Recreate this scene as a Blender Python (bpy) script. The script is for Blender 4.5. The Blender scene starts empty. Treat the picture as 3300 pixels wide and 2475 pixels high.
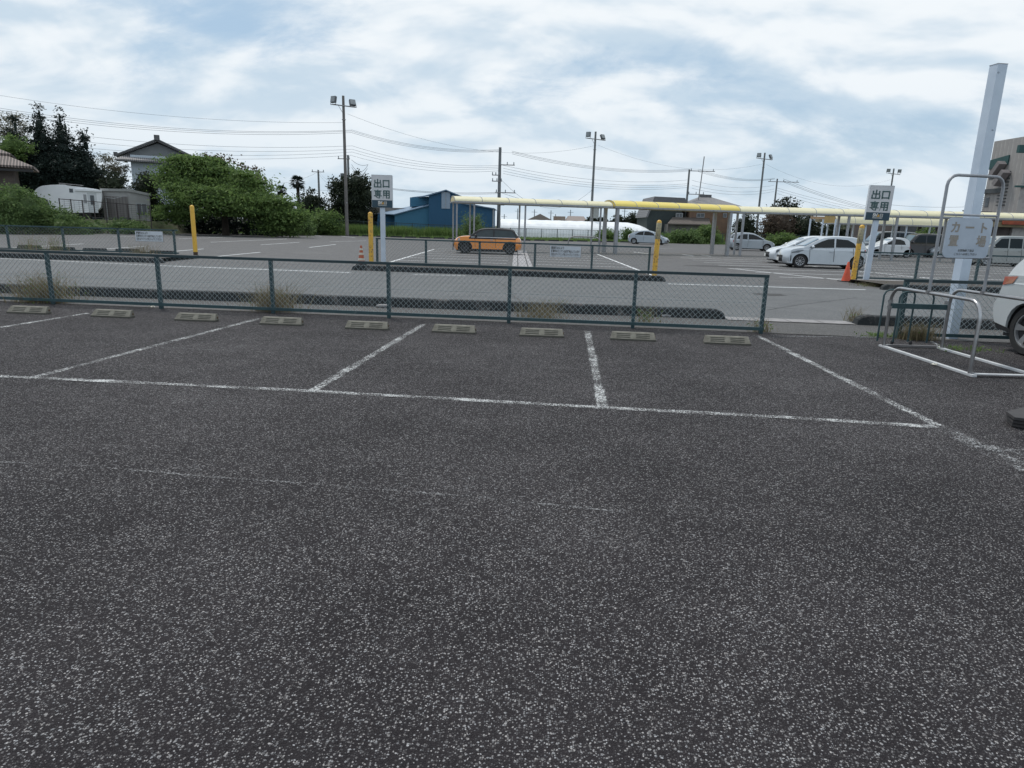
import bpy, bmesh, math, random
import numpy as np
from mathutils import Vector, Matrix
random.seed(7); RNG = np.random.default_rng(7)
R = math.radians
sc = bpy.context.scene
COL = sc.collection
PI = math.pi

# ------------------------------------------------------------------ camera
F, YH, ROLL, CH = 2150.0, 728.0, R(1.6), 1.55
TH = math.atan((1237.5 - YH) / F)
fw = Vector((0, math.cos(TH), -math.sin(TH))); r0 = Vector((1, 0, 0)); u0 = r0.cross(fw)
CR = r0 * math.cos(ROLL) + u0 * math.sin(ROLL); CU = -r0 * math.sin(ROLL) + u0 * math.cos(ROLL)
cam = bpy.data.cameras.new('camera'); co = bpy.data.objects.new('camera', cam); COL.objects.link(co)
cam.sensor_width = 36; cam.lens = F / 3300 * 36; cam.clip_end = 5000; cam.clip_start = 0.05
m = Matrix((CR, CU, -fw)).transposed().to_4x4(); m.translation = (0, 0, CH); co.matrix_world = m
sc.camera = co
sc.render.resolution_x, sc.render.resolution_y = 1024, 768

# ------------------------------------------------------------------ sky, sun, exposure
SUN_EL, SUN_AZ = R(62), R(-35)      # azimuth measured from +Y towards +X
sc.view_settings.view_transform = 'Standard'; sc.view_settings.look = 'None'
sc.view_settings.exposure = 0.0; sc.view_settings.gamma = 1.0
W = bpy.data.worlds.new("World"); sc.world = W; W.use_nodes = True
nt = W.node_tree; nt.nodes.clear()
def N(t, ty, **kw):
    n = t.nodes.new(ty)
    for k, v in kw.items():
        if k.startswith('i_'):
            key = k[2:]
            n.inputs[int(key) if key.isdigit() else key.replace('_', ' ')].default_value = v
        else: setattr(n, k, v)
    return n
def MA(t, op, a, b=None, c=None, clamp=False):
    n = t.nodes.new('ShaderNodeMath'); n.operation = op; n.use_clamp = clamp
    for i, v in enumerate((a, b, c)):
        if v is None: continue
        if isinstance(v, (int, float)): n.inputs[i].default_value = v
        else: t.links.new(v, n.inputs[i])
    return n.outputs[0]
def sky():
    L = nt.links.new
    tc = N(nt, 'ShaderNodeTexCoord'); sep = N(nt, 'ShaderNodeSeparateXYZ'); L(tc.outputs['Generated'], sep.inputs[0])
    x, y, z = sep.outputs
    zz = MA(nt, 'ADD', MA(nt, 'MAXIMUM', z, 0.0), 0.42)
    cb = N(nt, 'ShaderNodeCombineXYZ'); L(MA(nt, 'DIVIDE', x, zz), cb.inputs[0]); L(MA(nt, 'DIVIDE', y, zz), cb.inputs[1])
    def noise(sx, sy, scale, det, rough, off=0.0, dist=0.0, up=0.0):
        mp = N(nt, 'ShaderNodeMapping'); mp.inputs['Scale'].default_value = (sx, sy, 1); mp.inputs['Location'].default_value = (off, off * .7 + up, off)
        L(cb.outputs[0], mp.inputs[0])
        n = N(nt, 'ShaderNodeTexNoise', i_Scale=scale, i_Detail=det, i_Roughness=rough, i_Distortion=dist); L(mp.outputs[0], n.inputs['Vector'])
        return n.outputs['Fac']
    n1 = noise(1, 1.35, 2.1, 9, .55, 3.1, .4); n2 = noise(1, 1.6, 5.5, 7, .62, 9.4, .3)
    az = MA(nt, 'ARCTAN2', x, y); el = MA(nt, 'ARCSINE', z)
    cov = MA(nt, 'ADD', MA(nt, 'MULTIPLY', n1, .75), MA(nt, 'MULTIPLY', n2, .32))
    # named openings (negative) and heaps (positive) in the cloud deck: azimuth, elevation, half sizes (degrees), weight
    def ae(px, py):
        d = fw * F + CR * (px - 1650) - CU * (py - 1237.5)
        return math.atan2(d.x, d.y), math.asin(d.z / d.length)
    for px, py, hw, hh, wt in [(760, 80, 470, 90, -.20), (1640, 270, 250, 90, -.13), (2280, 190, 330, 110, -.19), (1850, 210, 120, 60, -.05),
                               (2950, 420, 170, 60, -.12), (850, 300, 260, 45, -.09), (2300, 520, 330, 70, -.10), (60, 210, 150, 60, -.10), (1500, 400, 250, 70, -.05), (1150, 20, 200, 60, -.08),
                               (2000, 70, 520, 120, .13), (1200, 190, 260, 120, .10), (2650, 90, 420, 110, .12), (2050, 400, 330, 110, .09), (250, 120, 330, 150, .14), (1000, 420, 400, 120, .09), (1550, 520, 400, 120, .08), (1450, 60, 260, 90, .08),
                               (2980, 250, 300, 90, .07), (250, 420, 300, 60, .04), (2900, 600, 600, 120, .05), (3150, 470, 260, 90, .05)]:
        a0, e0 = ae(px, py); ha, he = hw / F, hh / F
        da = MA(nt, 'DIVIDE', MA(nt, 'SUBTRACT', az, a0), ha); de = MA(nt, 'DIVIDE', MA(nt, 'SUBTRACT', el, e0), he)
        q = MA(nt, 'ADD', MA(nt, 'MULTIPLY', da, da), MA(nt, 'MULTIPLY', de, de))
        g = MA(nt, 'EXPONENT', MA(nt, 'MULTIPLY', q, -.9))
        cov = MA(nt, 'ADD', cov, MA(nt, 'MULTIPLY', g, wt))
    mr = N(nt, 'ShaderNodeMapRange', interpolation_type='SMOOTHSTEP'); L(cov, mr.inputs[0])
    mr.inputs[1].default_value = .35; mr.inputs[2].default_value = .58
    # tone inside the clouds: bright tops, slightly grey bases
    b1 = noise(1, 1.35, 3.3, 4, .5, 21.7, .35); b2 = noise(1, 1.35, 3.3, 4, .5, 21.7, .35, -.085)     # lit upper edges: density against density a little higher up
    lit = MA(nt, 'MULTIPLY', MA(nt, 'SUBTRACT', b1, b2), .95)
    tone = N(nt, 'ShaderNodeMapRange', interpolation_type='SMOOTHSTEP'); L(MA(nt, 'ADD', MA(nt, 'ADD', MA(nt, 'MULTIPLY', cov, .62), MA(nt, 'MULTIPLY', b1, .36)), lit), tone.inputs[0])
    tone.inputs[1].default_value = .34; tone.inputs[2].default_value = .66
    cc = N(nt, 'ShaderNodeMix', data_type='RGBA'); L(tone.outputs[0], cc.inputs[0])
    cc.inputs[6].default_value = (5.9, 7.15, 8.3, 1); cc.inputs[7].default_value = (8.9, 9.4, 9.8, 1)
    st = N(nt, 'ShaderNodeTexSky', sky_type='NISHITA', sun_disc=False, sun_elevation=SUN_EL, sun_rotation=SUN_AZ, air_density=1.0, dust_density=1.8, ozone_density=1.0)
    # thin veil over the blue
    veil = N(nt, 'ShaderNodeMix', data_type='RGBA'); veil.inputs[0].default_value = .72; L(st.outputs[0], veil.inputs[6]); veil.inputs[7].default_value = (4.3, 6.1, 7.9, 1)
    mx = N(nt, 'ShaderNodeMix', data_type='RGBA'); L(mr.outputs[0], mx.inputs[0]); L(veil.outputs[2], mx.inputs[6]); L(cc.outputs[2], mx.inputs[7])
    # pale horizon
    hz = N(nt, 'ShaderNodeMapRange', interpolation_type='SMOOTHSTEP'); L(el, hz.inputs[0]); hz.inputs[1].default_value = R(-1); hz.inputs[2].default_value = R(13); hz.inputs[3].default_value = .6; hz.inputs[4].default_value = 0
    m2 = N(nt, 'ShaderNodeMix', data_type='RGBA'); L(hz.outputs[0], m2.inputs[0]); L(mx.outputs[2], m2.inputs[6]); m2.inputs[7].default_value = (6.4, 7.6, 8.6, 1)
    bg = N(nt, 'ShaderNodeBackground', i_Strength=.1); L(m2.outputs[2], bg.inputs[0])
    out = N(nt, 'ShaderNodeOutputWorld'); L(bg.outputs[0], out.inputs[0])
sky()
sl = bpy.data.lights.new('sun', 'SUN'); sl.energy = 2.1; sl.angle = R(10); sl.color = (1, .95, .88)
so = bpy.data.objects.new('sun', sl); COL.objects.link(so)
sd = Vector((math.sin(SUN_AZ) * math.cos(SUN_EL), math.cos(SUN_AZ) * math.cos(SUN_EL), math.sin(SUN_EL)))
so.rotation_euler = sd.to_track_quat('Z', 'Y').to_euler(); so.location = (0, 0, 40)

# ------------------------------------------------------------------ pixel -> world helpers (photo pixels, 3300 wide)
def ray(x, y): return fw * F + CR * (x - 1650) - CU * (y - 1237.5)
def G(x, y, z=0.0):
    d = ray(x, y); t = (z - CH) / d.z; return Vector((d.x * t, d.y * t, z))
def AY(x, y, Y):
    d = ray(x, y); t = Y / d.y; return Vector((d.x * t, Y, CH + d.z * t))
def AX(x, y, X):
    d = ray(x, y); t = X / d.x; return Vector((X, d.y * t, CH + d.z * t))

# ------------------------------------------------------------------ materials
MATS = {}
def _new(name):
    mt = bpy.data.materials.new(name); mt.use_nodes = True; t = mt.node_tree
    return mt, t, t.nodes['Principled BSDF']
def c4(c): return (c[0], c[1], c[2], 1)
def pm(name, c1, c2=None, scale=6, rough=.6, metal=0, bump=0, bscale=None, det=5, lo=.35, hi=.65, coat=0, third=None, th=(.6, .7), tscale=3, spec=None):
    """procedural two tone material; optional third colour = wear / stains"""
    if name in MATS: return MATS[name]
    mt, t, b = _new(name); L = t.links.new
    if c2 is None: c2 = tuple(v * .8 for v in c1)
    tc = N(t, 'ShaderNodeTexCoord')
    n = N(t, 'ShaderNodeTexNoise', i_Scale=scale, i_Detail=det, i_Roughness=.6); L(tc.outputs['Object'], n.inputs['Vector'])
    mr = N(t, 'ShaderNodeMapRange', i_1=lo, i_2=hi); L(n.outputs['Fac'], mr.inputs[0])
    mx = N(t, 'ShaderNodeMix', data_type='RGBA'); L(mr.outputs[0], mx.inputs[0]); mx.inputs[6].default_value = c4(c1); mx.inputs[7].default_value = c4(c2)
    o = mx.outputs[2]
    if third:
        n3 = N(t, 'ShaderNodeTexNoise', i_Scale=tscale, i_Detail=8, i_Roughness=.7); L(tc.outputs['Object'], n3.inputs['Vector'])
        m3 = N(t, 'ShaderNodeMapRange', i_1=th[0], i_2=th[1]); L(n3.outputs['Fac'], m3.inputs[0])
        x3 = N(t, 'ShaderNodeMix', data_type='RGBA'); L(m3.outputs[0], x3.inputs[0]); L(o, x3.inputs[6]); x3.inputs[7].default_value = c4(third); o = x3.outputs[2]
    L(o, b.inputs['Base Color']); b.inputs['Roughness'].default_value = rough; b.inputs['Metallic'].default_value = metal
    if coat: b.inputs['Coat Weight'].default_value = coat; b.inputs['Coat Roughness'].default_value = .05
    if spec is not None: b.inputs['Specular IOR Level'].default_value = spec
    if bump:
        nb = N(t, 'ShaderNodeTexNoise', i_Scale=bscale or scale * 4, i_Detail=4); L(tc.outputs['Object'], nb.inputs['Vector'])
        bp = N(t, 'ShaderNodeBump', i_Strength=.6, i_Distance=bump); L(nb.outputs['Fac'], bp.inputs['Height']); L(bp.outputs[0], b.inputs['Normal'])
    MATS[name] = mt; return mt

def asphalt(name, base, chip, vs, dens, stain, amount=.5, bigchips=False):
    """dark binder with pale stone chips, real world scale"""
    mt, t, b = _new(name); L = t.links.new
    g = N(t, 'ShaderNodeNewGeometry'); pos = g.outputs['Position']
    wn = N(t, 'ShaderNodeTexNoise', i_Scale=vs * .6, i_Detail=1); L(pos, wn.inputs['Vector'])
    wv = N(t, 'ShaderNodeMix', data_type='VECTOR'); wv.inputs[0].default_value = .010; L(pos, wv.inputs[4]); L(wn.outputs['Color'], wv.inputs[5])
    v = N(t, 'ShaderNodeTexVoronoi', i_Scale=vs, voronoi_dimensions='2D', i_Randomness=1.0); L(wv.outputs[1], v.inputs['Vector'])
    sepc = N(t, 'ShaderNodeSeparateColor'); L(v.outputs['Color'], sepc.inputs[0]); rnd, rnd2, rnd3 = sepc.outputs
    # each cell holds one stone of its own size and brightness
    size = N(t, 'ShaderNodeMapRange', i_3=.16, i_4=.52); L(rnd2, size.inputs[0])
    dd = MA(t, 'SUBTRACT', size.outputs[0], v.outputs['Distance'])
    msk = N(t, 'ShaderNodeMapRange', i_1=-.03, i_2=.08); L(dd, msk.inputs[0])
    big = N(t, 'ShaderNodeTexNoise', i_Scale=.55, i_Detail=6, i_Roughness=.65); L(pos, big.inputs['Vector'])
    thr = N(t, 'ShaderNodeMapRange', i_1=.3, i_2=.7, i_3=dens + .10, i_4=dens - .12); L(big.outputs['Fac'], thr.inputs[0])
    br = MA(t, 'DIVIDE', MA(t, 'SUBTRACT', rnd, thr.outputs[0]), MA(t, 'SUBTRACT', 1.0, thr.outputs[0]), clamp=True)
    br = MA(t, 'POWER', br, 2.2 if bigchips else 1.7)
    fac = MA(t, 'MULTIPLY', msk.outputs[0], br)
    if bigchips:      # a few larger pale stones, gathered in loose patches
        v2 = N(t, 'ShaderNodeTexVoronoi', i_Scale=vs * .42, voronoi_dimensions='2D'); L(wv.outputs[1], v2.inputs['Vector'])
        s2 = N(t, 'ShaderNodeSeparateColor'); L(v2.outputs['Color'], s2.inputs[0])
        pn = N(t, 'ShaderNodeTexNoise', i_Scale=.8, i_Detail=5, i_Roughness=.7); L(pos, pn.inputs['Vector'])
        on = MA(t, 'GREATER_THAN', MA(t, 'ADD', s2.outputs[0], MA(t, 'MULTIPLY', pn.outputs['Fac'], .30)), 1.045)
        m4 = N(t, 'ShaderNodeMapRange', i_1=.22, i_2=.16); L(v2.outputs['Distance'], m4.inputs[0])
        fac = MA(t, 'MAXIMUM', fac, MA(t, 'MULTIPLY', MA(t, 'MULTIPLY', m4.outputs[0], on), MA(t, 'ADD', MA(t, 'MULTIPLY', s2.outputs[1], .6), .5)), clamp=True)
    n2 = N(t, 'ShaderNodeTexNoise', i_Scale=1.4, i_Detail=7, i_Roughness=.7); L(pos, n2.inputs['Vector'])
    m2 = N(t, 'ShaderNodeMapRange', i_1=.35, i_2=.68); L(n2.outputs['Fac'], m2.inputs[0])
    bc = N(t, 'ShaderNodeMix', data_type='RGBA'); L(m2.outputs[0], bc.inputs[0]); bc.inputs[6].default_value = c4(base); bc.inputs[7].default_value = c4(stain)
    # fine dark pits
    n3 = N(t, 'ShaderNodeTexNoise', i_Scale=vs * 1.7, i_Detail=2, i_Roughness=.6); L(pos, n3.inputs['Vector'])
    m3 = N(t, 'ShaderNodeMapRange', i_1=.35, i_2=.62, i_3=.55, i_4=1.35); L(n3.outputs['Fac'], m3.inputs[0])
    sc_ = N(t, 'ShaderNodeVectorMath', operation='SCALE'); L(bc.outputs[2], sc_.inputs[0]); L(m3.outputs[0], sc_.inputs['Scale'])
    mx = N(t, 'ShaderNodeMix', data_type='RGBA'); L(fac, mx.inputs[0]); L(sc_.outputs[0], mx.inputs[6]); mx.inputs[7].default_value = c4(chip)
    L(mx.outputs[2], b.inputs['Base Color']); b.inputs['Roughness'].default_value = .78; b.inputs['Specular IOR Level'].default_value = .35
    hh = MA(t, 'ADD', MA(t, 'MULTIPLY', msk.outputs[0], rnd3), MA(t, 'MULTIPLY', n3.outputs['Fac'], .6))
    bp = N(t, 'ShaderNodeBump', i_Strength=amount, i_Distance=.004); L(hh, bp.inputs['Height']); L(bp.outputs[0], b.inputs['Normal'])
    return mt

def chipseal(name):
    """coarse dark asphalt with a worn open surface: every Voronoi cell is one stone of its own grey, most dark, a few pale"""
    mt, t, b = _new(name); L = t.links.new
    g = N(t, 'ShaderNodeNewGeometry'); pos = g.outputs['Position']
    def vor(scale):
        wn = N(t, 'ShaderNodeTexNoise', i_Scale=scale * .7, i_Detail=1); L(pos, wn.inputs['Vector'])
        wv = N(t, 'ShaderNodeMix', data_type='VECTOR'); wv.inputs[0].default_value = .9 / scale; L(pos, wv.inputs[4]); L(wn.outputs['Color'], wv.inputs[5])
        v = N(t, 'ShaderNodeTexVoronoi', i_Scale=scale, voronoi_dimensions='2D'); L(wv.outputs[1], v.inputs['Vector'])
        s = N(t, 'ShaderNodeSeparateColor'); L(v.outputs['Color'], s.inputs[0]); return v.outputs['Distance'], s.outputs
    d1, (ra, rb, rc) = vor(135); d2, (qa, qb, qc) = vor(62)
    big = N(t, 'ShaderNodeTexNoise', i_Scale=.45, i_Detail=7, i_Roughness=.7); L(pos, big.inputs['Vector'])
    mid = N(t, 'ShaderNodeTexNoise', i_Scale=2.6, i_Detail=5, i_Roughness=.7); L(pos, mid.inputs['Vector'])
    patch = MA(t, 'ADD', MA(t, 'MULTIPLY', big.outputs['Fac'], .6), MA(t, 'MULTIPLY', mid.outputs['Fac'], .4))
    pw = N(t, 'ShaderNodeMapRange', i_1=.38, i_2=.62, i_3=6.4, i_4=3.0); L(patch, pw.inputs[0])
    size = N(t, 'ShaderNodeMapRange', i_3=.25, i_4=.60); L(rb, size.inputs[0])
    m1 = N(t, 'ShaderNodeMapRange', i_1=-.10, i_2=.10); L(MA(t, 'SUBTRACT', size.outputs[0], d1), m1.inputs[0])
    f1 = MA(t, 'MULTIPLY', m1.outputs[0], MA(t, 'POWER', ra, pw.outputs[0]))
    m2 = N(t, 'ShaderNodeMapRange', i_1=.34, i_2=.22); L(d2, m2.inputs[0])
    on = N(t, 'ShaderNodeMapRange', i_1=1.10, i_2=1.24); L(MA(t, 'ADD', qa, MA(t, 'MULTIPLY', patch, .5)), on.inputs[0])
    f2 = MA(t, 'MULTIPLY', m2.outputs[0], on.outputs[0])
    f = MA(t, 'MAXIMUM', f1, MA(t, 'MULTIPLY', f2, .95), clamp=True)
    tint = N(t, 'ShaderNodeMix', data_type='RGBA'); L(rc, tint.inputs[0]); tint.inputs[6].default_value = (.385, .365, .355, 1); tint.inputs[7].default_value = (.34, .345, .36, 1)
    st = N(t, 'ShaderNodeMapRange', i_1=.35, i_2=.66); L(big.outputs['Fac'], st.inputs[0])
    base = N(t, 'ShaderNodeMix', data_type='RGBA'); L(st.outputs[0], base.inputs[0]); base.inputs[6].default_value = (.0145, .0120, .0140, 1); base.inputs[7].default_value = (.031, .0265, .029, 1)
    mx = N(t, 'ShaderNodeMix', data_type='RGBA'); L(f, mx.inputs[0]); L(base.outputs[2], mx.inputs[6]); L(tint.outputs[2], mx.inputs[7])
    L(mx.outputs[2], b.inputs['Base Color']); b.inputs['Roughness'].default_value = .85; b.inputs['Specular IOR Level'].default_value = .22
    hh = MA(t, 'ADD', MA(t, 'MULTIPLY', m1.outputs[0], MA(t, 'ADD', rc, .4)), MA(t, 'MULTIPLY', f2, 1.2))
    bp = N(t, 'ShaderNodeBump', i_Strength=.9, i_Distance=.005); L(hh, bp.inputs['Height']); L(bp.outputs[0], b.inputs['Normal'])
    return mt

def paint_marking(name, wear, col=(.62, .66, .68), chip=75):
    """worn road paint: gaps between the stones show the road below"""
    mt, t, b = _new(name); L = t.links.new
    g = N(t, 'ShaderNodeNewGeometry'); pos = g.outputs['Position']
    a = N(t, 'ShaderNodeTexNoise', i_Scale=chip, i_Detail=2, i_Roughness=.6); L(pos, a.inputs['Vector'])
    c = N(t, 'ShaderNodeTexNoise', i_Scale=3.2, i_Detail=6, i_Roughness=.7); L(pos, c.inputs['Vector'])
    at = N(t, 'ShaderNodeAttribute', attribute_name='edge')     # 0 at the sides of the stripe, 1 in its middle
    s = MA(t, 'ADD', MA(t, 'MULTIPLY', a.outputs['Fac'], 1.0), MA(t, 'MULTIPLY', c.outputs['Fac'], .7))
    s = MA(t, 'ADD', s, MA(t, 'MULTIPLY', at.outputs['Fac'], .34))
    mr = N(t, 'ShaderNodeMapRange', i_1=wear, i_2=wear + .16); L(s, mr.inputs[0])
    b.inputs['Base Color'].default_value = c4(col); b.inputs['Roughness'].default_value = .7
    tr = N(t, 'ShaderNodeBsdfTransparent'); ms = N(t, 'ShaderNodeMixShader'); L(mr.outputs[0], ms.inputs[0]); L(tr.outputs[0], ms.inputs[1]); L(b.outputs[0], ms.inputs[2])
    L(ms.outputs[0], t.nodes['Material Output'].inputs['Surface']); return mt

def leafmat(name, c1, c2, c3=None, trans=.42):
    if name in MATS: return MATS[name]
    mt, t, b = _new(name); L = t.links.new
    g = N(t, 'ShaderNodeNewGeometry'); tc = N(t, 'ShaderNodeTexCoord')
    n = N(t, 'ShaderNodeTexNoise', i_Scale=.9, i_Detail=3); L(tc.outputs['Object'], n.inputs['Vector'])
    f = MA(t, 'ADD', MA(t, 'MULTIPLY', g.outputs['Random Per Island'], .55), MA(t, 'MULTIPLY', n.outputs['Fac'], .5), clamp=True)
    cr = N(t, 'ShaderNodeValToRGB'); L(f, cr.inputs[0]); e = cr.color_ramp.elements
    e[0].position = .2; e[0].color = c4(c1); e[1].position = .8; e[1].color = c4(c2)
    if c3: q = e.new(.93); q.color = c4(c3)
    L(cr.outputs[0], b.inputs['Base Color']); b.inputs['Roughness'].default_value = .65; b.inputs['Specular IOR Level'].default_value = .25
    tl = N(t, 'ShaderNodeBsdfTranslucent'); L(cr.outputs[0], tl.inputs[0])
    ms = N(t, 'ShaderNodeMixShader'); ms.inputs[0].default_value = trans; L(b.outputs[0], ms.inputs[1]); L(tl.outputs[0], ms.inputs[2])
    L(ms.outputs[0], t.nodes['Material Output'].inputs['Surface']); MATS[name] = mt; return mt

def stripes(name, c1, c2, scale, axis='X', rough=.5, metal=0, bump=.01, sharp=(.42, .58), noise=.15):
    """ribs / corrugation / tile courses: wave along one axis, with dirt"""
    if name in MATS: return MATS[name]
    mt, t, b = _new(name); L = t.links.new
    tc = N(t, 'ShaderNodeTexCoord')
    w = N(t, 'ShaderNodeTexWave', wave_type='BANDS', bands_direction=axis, i_Scale=scale, i_Distortion=.0); L(tc.outputs['Object'], w.inputs['Vector'])
    n = N(t, 'ShaderNodeTexNoise', i_Scale=1.5, i_Detail=7, i_Roughness=.7); L(tc.outputs['Object'], n.inputs['Vector'])
    s = MA(t, 'ADD', w.outputs['Fac'], MA(t, 'MULTIPLY', MA(t, 'SUBTRACT', n.outputs['Fac'], .5), noise * 6))
    mr = N(t, 'ShaderNodeMapRange', i_1=sharp[0], i_2=sharp[1]); L(s, mr.inputs[0])
    mx = N(t, 'ShaderNodeMix', data_type='RGBA'); L(mr.outputs[0], mx.inputs[0]); mx.inputs[6].default_value = c4(c1); mx.inputs[7].default_value = c4(c2)
    L(mx.outputs[2], b.inputs['Base Color']); b.inputs['Roughness'].default_value = rough; b.inputs['Metallic'].default_value = metal
    bp = N(t, 'ShaderNodeBump', i_Strength=.8, i_Distance=bump); L(w.outputs['Fac'], bp.inputs['Height']); L(bp.outputs[0], b.inputs['Normal'])
    MATS[name] = mt; return mt

def glassmat(name, col=(.02, .028, .03), rough=.05):
    if name in MATS: return MATS[name]
    mt, t, b = _new(name)
    tc = N(t, 'ShaderNodeTexCoord'); n = N(t, 'ShaderNodeTexNoise', i_Scale=2.5, i_Detail=2); t.links.new(tc.outputs['Object'], n.inputs['Vector'])
    mx = N(t, 'ShaderNodeMix', data_type='RGBA'); t.links.new(n.outputs['Fac'], mx.inputs[0]); mx.inputs[6].default_value = c4(tuple(v * .6 for v in col)); mx.inputs[7].default_value = c4(tuple(v * 1.5 for v in col))
    t.links.new(mx.outputs[2], b.inputs['Base Color']); b.inputs['Roughness'].default_value = rough; b.inputs['Specular IOR Level'].default_value = .35
    MATS[name] = mt; return mt

ASPH = chipseal('chip seal asphalt')
ASPH2 = asphalt('far lot asphalt', (.076, .074, .076), (.21, .205, .205), 60, .45, (.108, .106, .105), .3)
ROADM = asphalt('road asphalt', (.088, .091, .094), (.25, .255, .26), 70, .40, (.118, .121, .123), .3)
STRIPM = asphalt('verge gravel', (.066, .064, .064), (.27, .27, .27), 75, .42, (.085, .082, .077), .8)
MARK = paint_marking('worn bay paint', 1.17, (.52, .53, .53))
MARK2 = paint_marking('very worn bay paint', 1.20)
WORN = paint_marking('rubbed out curved line', 1.24, (.36, .365, .37))
SCUFF = paint_marking('faint scuff', 1.19, (.20, .20, .205))
MARKF = paint_marking('road paint', .86, (.68, .70, .71), 40)
MARKG = paint_marking('faded far bay paint', .80, (.66, .67, .68), 12)
TEAL = pm('teal fence paint', (.032, .074, .082), (.022, .052, .062), 9, .5, 0, .001, third=(.16, .18, .18), th=(.62, .75), tscale=14)
TEALD = pm('dark teal fence paint', (.020, .045, .052), (.015, .034, .042), 9, .5, third=(.12, .14, .14), th=(.62, .75), tscale=14)
WIRE = pm('coated wire', (.37, .42, .43), (.24, .29, .31), 30, .4, .1)
CONC = pm('wheel stop concrete', (.225, .215, .18), (.14, .133, .11), 9, .9, 0, .004, 60, third=(.12, .115, .09), th=(.56, .68), tscale=22)
CONCD = pm('dark weathered shaded concrete', (.035, .038, .040), (.020, .024, .026), 3, .95, 0, .01, 30, third=(.13, .12, .115), th=(.56, .66), tscale=2.2)  # weathered, with the shade on the kerb face also put into the tone
CONCP = pm('pale concrete', (.30, .29, .29), (.22, .21, .21), 3, .9, 0, .004, 40, third=(.12, .12, .12), th=(.6, .72), tscale=6)
YEL = pm('yellow bollard paint', (.76, .45, .06), (.68, .40, .05), 7, .45, 0, .001, third=(.30, .19, .07), th=(.60, .68), tscale=9)
YELW = pm('worn yellow bollard paint', (.74, .43, .05), (.60, .36, .06), 7, .5, 0, .001, third=(.26, .13, .07), th=(.53, .60), tscale=10)
SLEEVE = pm('grubby reflective sleeve', (.42, .36, .20), (.30, .28, .20), 16, .5, third=(.16, .14, .12), th=(.5, .6), tscale=20)
RUSTB = pm('rusted base', (.10, .06, .035), (.04, .03, .025), 30, .9)
WHITEP = pm('white sign paint', (.60, .64, .68), (.52, .56, .61), 4, .45, third=(.36, .38, .40), th=(.68, .8), tscale=9)
POSTW = pm('white square post paint', (.58, .66, .76), (.50, .58, .68), 3, .4, third=(.34, .38, .42), th=(.70, .82), tscale=9)
SIGNG = pm('sign face', (.64, .64, .66), (.57, .58, .60), 3, .5)
SIGNB = pm('sign blue band', (.022, .060, .090), (.018, .048, .072), 4, .4)
LETTER = pm('sign lettering', (.05, .105, .105), (.04, .09, .09), 10, .5)
LETTW = pm('white lettering', (.72, .72, .70), (.62, .62, .6), 10, .5)
LETTY = pm('orange lettering', (.62, .36, .10), (.55, .32, .08), 10, .5)
LETTD = pm('dark faded lettering', (.10, .10, .105), (.16, .16, .16), 40, .6)
LETTO = pm('faded brown lettering', (.27, .24, .20), (.33, .30, .27), 20, .6)
STEEL = pm('stainless tube', (.46, .46, .47), (.36, .35, .35), 8, .28, .9, third=(.25, .22, .2), th=(.6, .75), tscale=6)
STEELD = pm('dull steel', (.30, .29, .29), (.20, .19, .19), 8, .45, .6)
GALV = pm('galvanised post', (.36, .37, .39), (.28, .29, .31), 6, .45, .5)
POLEC = pm('concrete pole', (.20, .21, .215), (.15, .155, .16), 1.2, .85, 0, .003)
POLEB = pm('brown grey pole', (.19, .175, .165), (.14, .13, .125), 1.2, .85)
CABLE = pm('cable', (.10, .12, .14), (.08, .10, .12), 2, .7)
FLOODM = pm('floodlight housing', (.13, .14, .155), (.10, .11, .12), 4, .5)
FLOODG = pm('floodlight glass', (.30, .32, .33), (.22, .24, .25), 8, .15)
TYRE = pm('tyre rubber', (.018, .018, .019), (.028, .028, .028), 12, .85)
RIM = pm('alloy rim', (.55, .56, .58), (.42, .43, .45), 5, .3, .8)
RIMD = pm('dark alloy rim', (.12, .12, .125), (.08, .08, .085), 5, .4, .6)
BLACKP = pm('black plastic', (.018, .018, .02), (.026, .026, .028), 8, .6)
GLASS = glassmat('car glass', (.007, .010, .011))
GLASSL = glassmat('windscreen glass', (.16, .22, .27), .04)
HEADL = pm('headlamp lens', (.45, .48, .52), (.18, .2, .22), 14, .1, .2, coat=.6)
HEADD = pm('smoked headlamp lens', (.07, .08, .09), (.16, .18, .2), 9, .1, .2, coat=.6)
TAILR = pm('tail lamp lens', (.42, .02, .02), (.30, .015, .015), 10, .2, coat=.6)
AMBER = pm('amber lens', (.62, .24, .03), (.5, .2, .03), 10, .25, coat=.5)
AMBERD = pm('dark amber lamp lens', (.30, .13, .045), (.36, .05, .03), 7, .2, coat=.5)
PLATE = pm('number plate', (.66, .67, .66), (.58, .59, .58), 6, .5)
def carpaint(name, c, metal=.35):
    return pm(name, c, tuple(v * .92 for v in c), 2, .28, metal, coat=.8)
P_ORANGE = carpaint('orange car paint', (.80, .27, .03), .1)
P_SILVER = carpaint('blue silver car paint', (.36, .40, .44), .45)
P_WSIL = carpaint('white silver car paint', (.50, .54, .58), .4)
P_WHITE = carpaint('white car paint', (.66, .69, .72), 0)
P_BLACK = carpaint('black car paint', (.02, .018, .022), .2)
P_GREY = carpaint('warm grey car paint', (.30, .31, .30), .4)
P_PEARL = carpaint('pearl car paint', (.56, .59, .60), .1)
ORANGEC = pm('cone orange', (.62, .09, .035), (.52, .07, .03), 8, .6, third=(.40, .08, .04), th=(.62, .75), tscale=12)
ORANGES = pm('striped cone orange', (.45, .12, .06), (.36, .09, .05), 8, .6)
WHITEC = pm('cone white sheeting', (.62, .60, .52), (.52, .50, .44), 12, .5)
FOLG = leafmat('fresh foliage', (.050, .095, .030), (.19, .28, .085), (.26, .35, .12))
FOLB = leafmat('bush foliage', (.055, .10, .036), (.17, .25, .09), (.32, .33, .20))
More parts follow.
